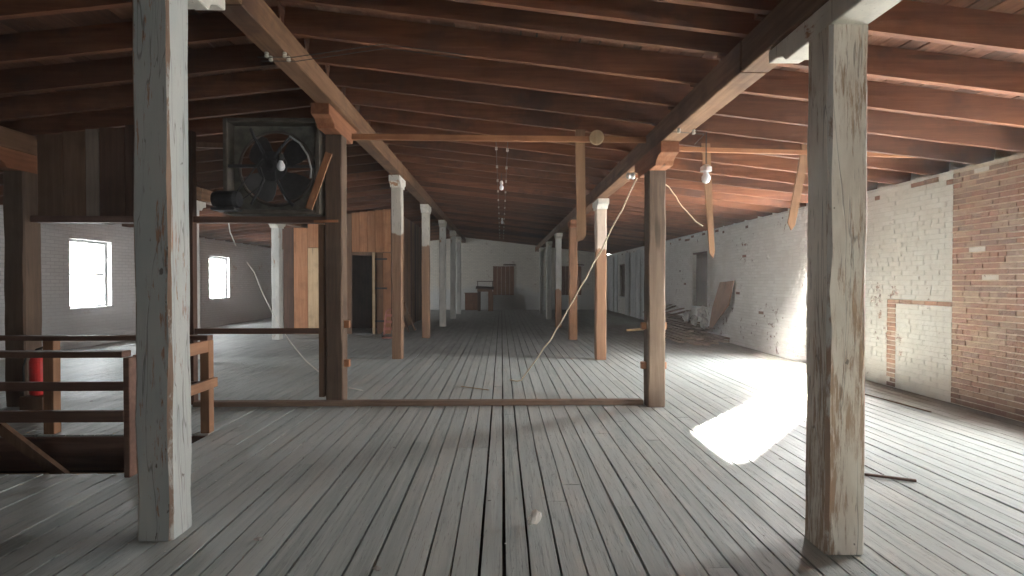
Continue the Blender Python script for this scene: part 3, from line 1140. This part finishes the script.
for s in (-1, 1):
    MB().tube([(FX - 0.42, FY - 0.16, FZ - 0.40 + 0.06 * s), (FX - 0.1, FY - 0.145, FZ - 0.06 + 0.15 * s)], 0.007, 6).build('drive_belt', 'black', fan)
MB().tube([(FX + 0.21, FY - 0.15, FZ + 0.34), (FX + 0.33, FY - 0.16, FZ + 0.26), (FX + 0.42, FY - 0.16, FZ + 0.12), (FX + 0.46, FY - 0.16, FZ - 0.04), (FX + 0.45, FY - 0.16, FZ - 0.14)], 0.011, 6).build('cable', 'grey_cable', fan)


def bulb(name, x, y, z, ztop, label, r=0.036, cat='light bulb', group=None, double=False, sock='ceramic'):
    """bare bulb in a porcelain socket on a drop cord; z is the middle of the glass"""
    t = thing(name, (x, y, z - r * 1.3), label, cat, group)
    MB().lathe([(r * 0.2, z - r * 1.25), (r * 0.7, z - r), (r, z - r * 0.3), (r * 0.95, z + r * 0.3), (r * 0.6, z + r * 0.95), (r * 0.42, z + r * 1.4)], (x, y, 0), 14).build('glass_bulb', 'bulb', t, smooth=True)
    s = 1.25 if double else 0.75
    MB().lathe([(r * 0.5, z + r * 1.3), (r * s, z + r * 1.5), (r * s, z + r * 2.4), (r * 0.45, z + r * 3.0)], (x, y, 0), 14).build('socket', sock, t)
    MB().tube([(x, y, z + r * 2.9), (x, y, ztop)], 0.006, 6).build('drop_cord', 'black', t)
    return t


p = at(281, 166, 6.08)
bulb('hanging_bulb', p.x, 6.08, p.z, p.z + 0.24, 'white bulb hanging in front of the old fan', 0.046, sock='black')
o = MB().bar(at(309, 209, 6.05), at(329, 153, 6.05), 0.022, 0.075, (0, 1, 0)).build('slanted_board', 'pine', None)
tag(o, 'short orange pine board slanting across the right side of the old fan', 'board')
o = MB().bar(at(314, 221.5, 6.2), at(338, 221.0, 6.2), 0.03, 0.02).build('short_lath', 'pine_x', None)
tag(o, 'short pale lath nailed along the header plank below the fan', 'lath')

# ------------------------------------------------------------------ battens and hanging boards
a, b = at(351, 139, 6.12), at(646, 139, 6.12)
o = MB().bar((a.x, 6.16, 3.11), (XRW - 0.12, 6.16, 3.09), 0.065, 0.035).build('cross_batten', 'pine_x', None)
tag(o, 'long orange cross batten below the rafters between the two second posts', 'batten')
c = at(597, 139, 6.08)
o = MB().lathe([(0.075, -0.03), (0.083, -0.02), (0.083, 0.02), (0.075, 0.03)], (c.x, 6.10, 3.10), 20, 'y').build('wooden_disc', 'pine_pale', None)
tag(o, 'round pale wooden disc on the long cross batten', 'disc')
p, q = at(580, 118, 6.22), at(582, 239, 6.22)
mb = MB()
x0 = p.x - 0.055
mb.prism([(x0, 3.22), (x0 + 0.11, 3.22), (x0 + 0.125, 1.98), (x0 + 0.09, 1.93), (x0 + 0.02, 1.91)], 'y', 6.20, 6.228)
o = mb.build('hanging_board', 'batten', None)
tag(o, 'narrow tan board hanging straight down from the long cross batten', 'board')
o = MB().bar((XRW + 0.10, 6.14, 2.985), (5.33, 6.22, 2.93), 0.05, 0.035).build('cross_batten', 'pine_x', None)
tag(o, 'thin orange batten running from the brown post to the right wall', 'batten')
p, q = at(702, 122, 6.3), at(708, 258, 6.3)
mb = MB()
mb.prism([(p.x - 0.05, 3.06), (p.x + 0.05, 3.06), (q.x + 0.03, 1.8), (q.x + 0.012, 1.72), (q.x - 0.03, 1.78)], 'y', 6.172, 6.195)
o = mb.build('hanging_board', 'batten', None)
tag(o, 'tan board hanging straight down behind the double white lamp holder', 'board')
p, q = at(803, 150, 6.3), at(787, 226, 6.3)
mb = MB()
mb.prism([(p.x - 0.055, p.z + 0.08), (p.x + 0.05, p.z + 0.08), (q.x + 0.045, q.z), (q.x + 0.0, q.z - 0.06), (q.x - 0.04, q.z + 0.03)], 'y', 6.20, 6.222)
o = mb.build('hanging_board', 'batten', None)
tag(o, 'slanting tan board with splintered end hanging before the whitewashed wall', 'board')

p = at(706, 178, 5.936)
t = bulb('hanging_bulb', p.x, 5.936, p.z, rb(p.x) + 0.01, 'double white lamp holder with bulb hanging right of the brown post', 0.05, double=True)

# ------------------------------------------------------------------ ropes and cords


def sag(a, b, drop, n=16, wob=0.0, seed=1):
    rr = random.Random(seed)
    a, b = Vector(a), Vector(b)
    out = []
    for i in range(n + 1):
        t = i / n
        p = a.lerp(b, t)
        p.z -= 4 * drop * t * (1 - t)
        if 0 < i < n:
            p += Vector((rr.uniform(-wob, wob), rr.uniform(-wob, wob), rr.uniform(-wob, wob)))
        out.append(p)
    return out


a, b = at(637, 178, 6.5), at(521, 381, 7.65)
b.z = 0.012
pts = sag(a, b, 0.16, 18, 0.012, 3)
pts += [Vector((b.x - 0.06, b.y - 0.05, 0.010)), Vector((b.x - 0.16, b.y + 0.05, 0.010))]
o = MB().tube(pts, 0.0095, 7).build('hanging_rope', 'rope', None, smooth=True)
tag(o, 'long cream rope slanting from the right beam down to the floor', 'rope')
a, b = at(669, 187, 6.5), at(703, 226, 6.6)
o = MB().tube([Vector((1.905, 6.42, 2.70)), Vector((1.93, 6.46, 2.68))] + sag(a, b, 0.05, 10, 0.008, 5), 0.007, 6).build('loose_cable', 'rope', None, smooth=True)
tag(o, 'short cream cord dangling just right of the brown post', 'cord')
a = at(247, 262, 7.2)
pts = [at(247, 262, 7.2), at(254, 272, 7.2), at(262, 292, 7.2), at(274, 316, 7.2), at(290, 342, 7.15), at(306, 361, 7.1), at(324, 376, 7.05)]
e = at(345, 384, 7.4)
pts += [Vector((e.x - 0.08, 7.15, 0.03)), Vector((e.x + 0.1, 7.2, 0.008)), Vector((e.x + 0.35, 7.0, 0.008))]
o = MB().tube(pts, 0.007, 6).build('loose_cable', 'white_cord', None, smooth=True)
tag(o, 'white cord drooping below the fan and trailing onto the floor', 'cord')
pts = [at(228, 219, 6.33), at(230, 232, 6.33), at(236, 246, 6.33)]
o = MB().tube(pts, 0.006, 6).build('loose_cable', 'white_cord', None)
tag(o, 'short white cord end hanging from the header plank', 'cord')


def knob(x, y, z, parent, up=True):
    MB().lathe([(0.014, z), (0.018, z - 0.012), (0.011, z - 0.02), (0.019, z - 0.028), (0.016, z - 0.042)], (x, y, 0), 10).build('insulator', 'old_ceramic', parent)


t = thing('knob_wiring', (0, 12, 3.3), 'double run of old wires on white ceramic knobs along the ceiling centre', 'wiring')
for dx in (-0.075, 0.085):
    zz = rb(dx) - 0.03
    MB().tube([(dx, 6.9, zz - 0.012), (dx, 25.0, zz - 0.012)], 0.004, 5).build('wire', 'wire', t)
    for i in range(22, 50, 2):
        y = YB + 0.25 + i * RSP
        knob(dx, y, rb(dx), t)
for (bx_, by_, bz_) in ((0.0, 9.55, 3.13), (0.02, 15.1, 3.12)):
    bulb('hanging_bulb', bx_, by_, bz_, rb(bx_), 'small pale bulb hanging from the ceiling centre, %s' % ('nearer one' if by_ < 12 else 'farther one'), 0.04)
t = thing('knob_wiring', (-1.9, 4.6, 3.36), 'pair of wires on ceramic knobs crossing under the ridge beam', 'wiring')
for dy in (-0.035, 0.045):
    MB().tube([(-2.05, 4.55 + dy, 3.33), (-1.75, 4.55 + dy, 3.33), (-1.0, 4.6 + dy, 3.47), (-0.3, 4.62 + dy, 3.39)], 0.004, 5).build('wire', 'wire', t)
    for xx in (-1.97, -1.82):
        knob(xx, 4.55 + dy, 3.37, t)
t = thing('knob_wiring', (1.8, 5.3, 2.92), 'pair of ceramic knobs with wire on the right beam above the brown post', 'wiring')
MB().tube([(1.66, 5.12, 2.895), (1.8, 5.15, 2.895), (2.0, 5.2, 2.895), (2.05, 5.6, 2.90)], 0.005, 5).build('wire', 'wire', t)
for (xx, yy, zz) in ((1.72, 5.13, 2.93), (1.88, 5.17, 2.93)):
    knob(xx, yy, zz, t)
for (px, py, yy, lab) in ((638, 176, 6.5, 'white ceramic cleat holding the top of the cream rope'),):
    c = at(px, py, yy)
    o = MB().lathe([(0.03, -0.05), (0.045, -0.03), (0.03, 0.0), (0.045, 0.03), (0.03, 0.05)], (c.x - 0.09, yy, c.z), 12, 'x').build('ceramic_cleat', 'ceramic', None)
    tag(o, lab, 'insulator')

# ------------------------------------------------------------------ stairwell and railing
for (nm, c, s) in (('far', ((HX0 + HX1) / 2, HY1 + 0.02, -1.22), (HX1 - HX0, 0.04, 2.36)),
                   ('near', ((HX0 + HX1) / 2, HY0 - 0.02, -1.22), (HX1 - HX0, 0.04, 2.36)),
                   ('right', (HX1 + 0.02, (HY0 + HY1) / 2, -1.22), (0.04, HY1 - HY0 + 0.08, 2.36)),
                   ('left', (HX0 - 0.02, (HY0 + HY1) / 2, -1.22), (0.04, HY1 - HY0 + 0.08, 2.36))):
    struct(MB().box(c, s).build('wall_stairwell_' + nm, 'dark_board'), 'dark board lining of the stairwell, %s side' % nm)
struct(MB().box(((HX0 + HX1) / 2, (HY0 + HY1) / 2, -2.43), (HX1 - HX0 + 0.1, HY1 - HY0 + 0.1, 0.06)).build('floor_stairwell', 'void'))
o = MB().box(((HX0 + HX1) / 2 + 0.0, HY1 - 0.02, -0.17), (HX1 - HX0 - 0.02, 0.035, 0.31)).build('stairwell_skirt', 'rail_dark')
struct(o, 'dark skirt board on the far side of the stairwell')
o = MB().box((-4.1, HY1 - 0.03, -0.39), (1.9, 0.05, 0.07)).build('ledger_strip', 'pine_pale', o)

st = thing('staircase', (-4.2, 4.55, -2.4), 'steep wooden stair descending inside the railed stairwell', 'stairs')
for yy in (HY0 + 0.05, HY1 - 0.09):
    MB().bar((-5.30, yy, -0.15), (-3.0, yy, -2.2), 0.035, 0.20, (0, 1, 0)).build('stringer', 'dark_board', st)
for i in range(9):
    MB().box((-5.22 + i * 0.25, (HY0 + HY1) / 2 - 0.02, -0.2 - i * 0.225), (0.26, HY1 - HY0 - 0.2, 0.03)).build('tread', 'mid_board', st)
a, b = at(0, 427, 4.62), at(56, 470, 4.62)
d = (b - a)
MB().bar(a - d * 1.35, b + d * 1.3, 0.045, 0.085, (0, 1, 0)).build('handrail', 'mid_board', st)
e = a - d * 1.3
MB().box((e.x, 4.62, (e.z - 0.3) / 2), (0.06, 0.06, e.z + 0.3)).build('newel', 'mid_board', st)

rl = thing('stair_railing', (-4.1, 4.5, 0), 'brown timber railing with two levels of rails around the stairwell', 'railing')
RZ = 0.93
XE = HX1 + 0.02
for yy in (HY0 - 0.06, HY1 + 0.05):
    near = yy < 4.5
    MB().box(((HX0 + XE) / 2, yy, RZ - 0.02), (XE - HX0, 0.10, 0.045)).build('top_rail', 'rail_dark', rl, 0.004)
    MB().box(((HX0 + XE) / 2, yy - 0.03, 0.455), (XE - HX0 + 0.01, 0.035, 0.085)).build('mid_rail', 'rail_dark', rl, 0.004)
for (xx, yy, sx, mat) in ((XE + 0.02, HY0 - 0.055, 0.045, 'rail_dark'), (-4.28, HY1 + 0.06, 0.10, 'rail_z'), (XE - 0.04, HY1 + 0.06, 0.085, 'rail_z'), (HX0 + 0.1, HY0 - 0.055, 0.085, 'rail_z')):
    MB().box((xx, yy, (RZ - 0.045) / 2), (sx, 0.085, RZ - 0.045)).build('rail_post', mat, rl, 0.004)
MB().box((XE - 0.02, (HY0 + HY1) / 2 + 0.05, RZ - 0.10), (0.04, HY1 - HY0 - 0.02, 0.11)).build('end_rail', 'rail_y', rl, 0.004)
MB().box((XE + 0.025, (HY0 + HY1) / 2 + 0.07, 0.48), (0.04, HY1 - HY0 + 0.05, 0.09)).build('end_rail', 'rail_y', rl, 0.004)

# fire extinguisher by the dark left post
c = at(38.5, 392, 6.1)
ex = thing('fire_extinguisher', (c.x, 6.1, 0), 'red fire extinguisher standing against the dark left post', 'extinguisher')
cx = c.x
zb = 0.16
MB().lathe([(0.06, zb), (0.078, zb + 0.015), (0.08, zb + 0.05), (0.08, zb + 0.38), (0.065, zb + 0.43), (0.03, zb + 0.46)], (cx, 6.1, 0), 20).build('cylinder', 'red', ex, smooth=False)
MB().box((cx, 6.1, zb / 2 - 0.002), (0.26, 0.2, zb - 0.006)).build('stand_block', 'mid_board', ex, 0.004)
MB().lathe([(0.026, zb + 0.455), (0.026, zb + 0.50), (0.018, zb + 0.51)], (cx, 6.1, 0), 12).build('neck', 'iron', ex)
MB().bar((cx - 0.02, 6.1, zb + 0.51), (cx + 0.09, 6.1, zb + 0.55), 0.02, 0.025).bar((cx - 0.02, 6.1, zb + 0.495), (cx + 0.085, 6.1, zb + 0.48), 0.016, 0.022).build('handle', 'black', ex)
MB().tube([(cx - 0.02, 6.08, zb + 0.49), (cx - 0.07, 6.04, zb + 0.46), (cx - 0.095, 6.02, zb + 0.33), (cx - 0.09, 6.02, zb + 0.15)], 0.011, 7).build('hose', 'black', ex)

# ------------------------------------------------------------------ board enclosure at the back left
EY = 14.6
en = thing('board_enclosure', (-4.4, EY, 0), 'room-like enclosure of orange pine boards with a dark doorway at back left', 'enclosure')


def vboard(x0, x1, z0, z1, mat, y=EY, th=0.025, name='board'):
    MB().box(((x0 + x1) / 2, y, (z0 + z1) / 2), (x1 - x0 - 0.008, th, z1 - z0)).build(name, mat, en)


px = lambda v: at(v, 281, EY).x
x = px(294)
for (v0, v1, mat) in ((283.5, 294, 'dark_board'), (294, 308, 'pine'), (308, 321, 'pine_pale'), (321, 330, 'pine'), (330, 340, 'mid_board'), (340, 352, 'mid_board')):
    z1 = 2.35 if mat == 'pine_pale' else (2.9 if px(v0) < -5.45 else rb(px(v0)) - 0.03)
    vboard(px(v0), px(v1), 0.0, z1, mat)
vboard(px(308), px(321), 2.36, rb(px(308)) - 0.03, 'pine')
zl = 2.24
xs_ = [px(352) + i * (px(391) - px(352)) / 5 for i in range(6)]
for i in range(5):
    vboard(xs_[i], xs_[i + 1], zl + random.uniform(-0.01, 0.01), rb(xs_[i]) - 0.03, 'pine')
vboard(px(372.5), px(375.5), 0, zl - 0.01, 'pine_pale', EY - 0.02, 0.05, 'door_jamb')
vboard(px(376.5), px(383), 0, zl - 0.02, 'post_orange')
vboard(px(383), px(391), 0, zl - 0.02, 'pine')
for zz in (0.35, 1.25, 2.05):
    MB().box(((px(376) + px(390)) / 2 - 0.05, EY - 0.025, zz), (px(386) - px(374), 0.02, 0.05)).build('strap_hinge', 'iron', en)
# ledger stripe, side and back of the enclosure
MB().box(((px(294) + px(391)) / 2, EY + 0.06, 2.2), (px(391) - px(294), 0.08, 0.09)).build('ledger', 'mid_board', en)
sx_ = px(391) + 0.01
yy = EY + 0.1
while yy < 20.2:
    ww = random.uniform(0.2, 0.3)
    zt = rb(sx_) - 0.03
    MB().box((sx_, yy + ww / 2, zt / 2), (0.025, ww - 0.008, zt)).build('side_board', random.choice(('mid_board', 'dark_board', 'post_orange')), en)
    yy += ww
zt = 2.9
MB().box((px(294) + 0.02, (EY + 20.2) / 2 + 0.05, zt / 2), (0.03, 20.2 - EY - 0.1, zt)).build('side_sheet', 'mid_board', en)
MB().box(((px(294) + sx_) / 2, 16.4, zt / 2), (sx_ - px(294) - 0.1, 0.03, zt)).build('inner_sheet', 'dark_board', en)
# planks leaning on the enclosure side
for i, (y0, dx, mat, lab) in enumerate(((14.9, 0.42, 'dark_board', 'dark plank leaning on the side of the board enclosure'), (15.5, 0.5, 'mid_board', 'brown plank leaning beside the dark plank on the board enclosure'))):
    o = MB().bar((sx_ + dx, y0, 0.012), (sx_ + 0.06, y0 + 0.1, 1.05 + 0.1 * i), 0.16, 0.03, (0, 1, 0)).build('leaning_plank', mat)
    tag(o, lab, 'plank')
# faded red hand cart half hidden by the third post
c = at(388.5, 338, 13.3)
ht = thing('hand_cart', (c.x, 13.3, 0), 'small faded red hand cart half hidden behind a brown post', 'cart')
for s in (-1, 1):
    MB().tube([(c.x + s * 0.11, 13.3, 0.10), (c.x + s * 0.11, 13.42, 0.45), (c.x + s * 0.10, 13.5, 0.66), (c.x + s * 0.05, 13.52, 0.72)], 0.02, 7).build('side_rail', 'faded_red', ht)
    w_ = MB().lathe([(0.03, -0.02), (0.085, -0.018), (0.085, 0.018), (0.03, 0.02)], (c.x + s * 0.155, 13.36, 0.088), 16, 'x').build('wheel', 'black', ht)
MB().tube([(c.x - 0.05, 13.52, 0.72), (c.x, 13.525, 0.735), (c.x + 0.05, 13.52, 0.72)], 0.02, 7).build('handle', 'faded_red', ht)
for zz, yy in ((0.25, 13.35), (0.42, 13.405), (0.58, 13.46)):
    MB().box((c.x, yy, zz), (0.21, 0.02, 0.06)).build('cross_bar', 'faded_red', ht)
MB().box((c.x, 13.25, 0.04), (0.26, 0.22, 0.02)).build('toe_plate', 'faded_red', ht)

# ------------------------------------------------------------------ far end furniture
cb = thing('low_cabinet', (-1.42, 26.2, 0), 'low brown wooden cabinet against the far end wall', 'cabinet')
MB().box((-1.42, 26.25, 0.43), (0.74, 0.5, 0.82)).build('body', 'desk', cb, 0.006)
MB().box((-1.42, 26.25, 0.855), (0.80, 0.56, 0.03)).build('top', 'desk', cb, 0.004)
for s in (-1, 1):
    d_ = MB().box((-1.42 + s * 0.18, 25.99, 0.44), (0.34, 0.02, 0.70)).build('door', 'desk', cb, 0.005)
    MB().lathe([(0.008, -0.03), (0.016, -0.02), (0.016, -0.005), (0.008, 0.0)], (-1.42 + s * 0.04, 25.98, 0.5), 8, 'y').build('knob', 'iron', d_)
dk = thing('writing_desk', (-0.82, 25.6, 0), 'tall dark standing desk with sloped top and rear rail near the end wall', 'desk')
MB().box((-0.80, 25.6, 1.12), (0.86, 0.55, 0.05), (0.16, 0.05, 0)).build('sloped_top', 'shutter_dark', dk, 0.005)
MB().box((-0.80, 25.62, 1.0), (0.72, 0.42, 0.12)).build('drawer_box', 'desk', dk)
for s in (-1, 1):
    MB().box((-0.80 + s * 0.36, 25.85, 1.28), (0.035, 0.035, 0.32)).build('rail_post', 'shutter_dark', dk)
MB().box((-0.80, 25.85, 1.43), (0.80, 0.035, 0.035)).build('rear_rail', 'shutter_dark', dk)
MB().box((-1.08, 25.62, 0.47), (0.14, 0.40, 0.94)).build('pedestal', 'shutter_dark', dk, 0.004)
MB().box((-0.52, 25.62, 0.47), (0.24, 0.42, 0.94)).build('pedestal', 'desk', dk, 0.004)

# ------------------------------------------------------------------ scrap heap along the right wall
rr = random.Random(21)
heap = []
for layer, nb in ((0, 6), (1, 5), (2, 4), (3, 3), (4, 2), (5, 2)):
    for i in range(nb):
        ln = rr.uniform(2.0, 3.8)
        y0 = 11.6 + layer * 0.45 + rr.uniform(0, 0.9)
        y1 = min(y0 + ln, 17.6)
        xx = 5.24 - i * 0.215 - rr.uniform(0, 0.03)
        zz = 0.012 + layer * 0.075
        heap.append((xx, y0, y1, zz, rr.uniform(-0.008, 0.008), layer, i))
ORD = ('first', 'second', 'third', 'fourth', 'fifth', 'sixth')
for (xx, y0, y1, zz, rz, layer, i) in heap:
    wdt = rr.uniform(0.13, 0.17)
    m_ = MB().box((0, 0, 0), (wdt, y1 - y0, rr.uniform(0.03, 0.05)), (rr.uniform(-0.004, 0.004), rr.uniform(-0.06, 0.06), rz))
    m_.v = [(p[0] + xx, p[1] + (y0 + y1) / 2, p[2] + zz + 0.03) for p in m_.v]
    o = m_.build('scrap_plank', 'scrap')
    tag(o, 'dusty scrap plank in the %s layer up of the wall heap, %s from the wall' % (ORD[layer], ORD[i]), 'plank', 'scrap planks heaped along the right wall')
for i in range(5):
    y0 = 14.6 + 0.55 * i
    o = MB().bar((4.55 - 0.1 * (i % 2), y0, 0.46), (5.30, y0 + rr.uniform(0.1, 0.5), 0.62 + 0.03 * i), 0.16, 0.03, (0, 1, 0)).build('scrap_plank', 'scrap')
    tag(o, 'brown plank tipped across the top of the scrap heap, %s from its near end' % ORD[i], 'plank', 'scrap planks tipped across the heap')
# leaning board
Y0 = 12.55
pts = [at(719, 279, Y0), at(734, 277, Y0), at(735, 333, Y0), at(731, 330, Y0), at(719, 304, Y0)]
lb = MB()
poly = [(0.0, 0.0), (0.10, 0.02), (0.44, 0.6), (0.46, 1.16), (0.06, 1.12), (-0.02, 0.5)]
n_ = len(poly)
vs = []
for th in (0, 0.025):
    for (u, v) in poly:
        # lower end stands out from the wall, upper end rests on it
        vs.append((5.335 - 0.22 * (1 - v / 1.16) - th, 12.9 - u * 1.9, 0.30 + v * 1.0))
fs = [tuple(range(n_)), tuple(range(2 * n_ - 1, n_ - 1, -1))] + [(i, (i + 1) % n_, n_ + (i + 1) % n_, n_ + i) for i in range(n_)]
o = lb.add(vs, fs).build('leaning_board', 'lean_board')
tag(o, 'tapered tan board leaning upright on the whitewashed wall above the scrap heap', 'board')


def chunk(name, c, r, mat, seed, squash=(1, 1, 1)):
    me_ = bpy.data.meshes.new(name)
    bm = bmesh.new()
    bmesh.ops.create_icosphere(bm, subdivisions=2, radius=1)
    q = random.Random(seed)
    for v in bm.verts:
        v.co *= r * q.uniform(0.62, 1.15)
        v.co = Vector((v.co.x * squash[0], v.co.y * squash[1], v.co.z * squash[2]))
    bm.to_mesh(me_)
    bm.free()
    me_.materials.append(M[mat])
    o = bpy.data.objects.new(name, me_)
    COL.objects.link(o)
    o.location = c
    return o


for i, (px_, py_, yy, r) in enumerate(((716, 292, 13.1, 0.17), (710, 301, 13.3, 0.15), (713, 308, 12.95, 0.15), (707, 312, 13.9, 0.14))):
    o = chunk('plaster_lump', (5.0 - 0.12 * (i % 2), yy, (0.66, 0.45, 0.40, 0.50)[i]), r, 'plaster', 40 + i, (0.6, 1.35, 1.0))
    tag(o, ('largest and topmost pale plaster lump on the scrap heap', 'pale plaster lump just below the topmost one on the scrap heap', 'pale plaster lump right beside the foot of the leaning board', 'smallest, leftmost pale plaster lump on the scrap heap')[i], 'rubble', 'plaster lumps on the scrap heap')

# ------------------------------------------------------------------ litter on the floor
c = at(534, 523, 3.17)
pp = chunk('crumpled_paper', (c.x, 3.12, 0.046), 0.048, 'paper', 5, (0.8, 0.5, 1.15))
pp.rotation_euler = (0.2, 0.5, 0.3)
tag(pp, 'small crumpled cream paper on the near floorboards', 'paper')
a, b = at(866, 478, 3.85), at(915, 485, 3.75)
o = MB().bar((a.x - 0.12, 3.93, 0.012), (b.x, 3.74, 0.012), 0.016, 0.022).build('dark_stick', 'dark_board')
tag(o, 'thin dark stick on the floor right of the cream white post', 'stick')
o = MB().bar((4.62, 6.75, 0.010), (4.72, 5.72, 0.010), 0.012, 0.02).build('dark_stick', 'dark_board')
tag(o, 'long thin dark stick on the floor near the bare brick strip', 'stick')
a = at(463, 397, 6.85)
o = MB().bar((-0.55, 7.25, 0.008), (-0.17, 7.0, 0.008), 0.008, 0.012).build('pale_splinter', 'pine_pale')
tag(o, 'pale wood splinter on the floor behind the long sill', 'splinter')
for i, (px_, py_, s) in enumerate(((258, 540, 0.02), (377, 571, 0.022), (187, 414, 0.02))):
    yy = 1.45 * FPX / (py_ - 281)
    c = at(px_, py_, yy)
    o = chunk('plaster_crumb', (c.x, yy, s * 0.5), s, 'plaster', 70 + i, (1.2, 0.8, 0.55))
    tag(o, ('pale plaster crumb on the floor right of the blue-grey post', 'pale plaster crumb at the bottom edge of the near floor', 'plaster crumb on the floor beside the end of the stair railing')[i], 'crumb')
mb = MB()
rr = random.Random(9)
for i in range(420):
    yy = rr.uniform(1.6, 9) if i % 3 else rr.uniform(1.6, 5)
    xx = rr.uniform(-2.6, 5.0)
    s = rr.uniform(0.002, 0.008)
    mb.box((xx, yy, 0.0035), (s * rr.uniform(0.6, 2.0), s, 0.003), (0, 0, rr.uniform(0, 3)))
tag(mb.build('paint_flakes', 'flake', None), 'scattered tiny pale paint flakes on the floorboards', 'debris', kind='stuff')

# ------------------------------------------------------------------ dusty air
hz = bpy.data.materials.new('dusty_air')
hz.use_nodes = True
hz.node_tree.nodes.clear()
vo = hz.node_tree.nodes.new('ShaderNodeOutputMaterial')
vs_ = hz.node_tree.nodes.new('ShaderNodeVolumeScatter')
vs_.inputs['Color'].default_value = (1.0, 0.97, 0.94, 1)
vs_.inputs['Density'].default_value = 0.0042
vs_.inputs['Anisotropy'].default_value = 0.45
hz.node_tree.links.new(vs_.outputs[0], vo.inputs['Volume'])
M['haze'] = hz
o = MB().box(((XL + XR) / 2, (YB + YE) / 2, 0.75), (XR - XL + 0.5, YE - YB + 0.5, 6.5)).build('dusty_air', 'haze')
tag(o, 'thin dusty haze filling the attic air', 'haze', kind='stuff')
S.cycles.volume_bounces = 0
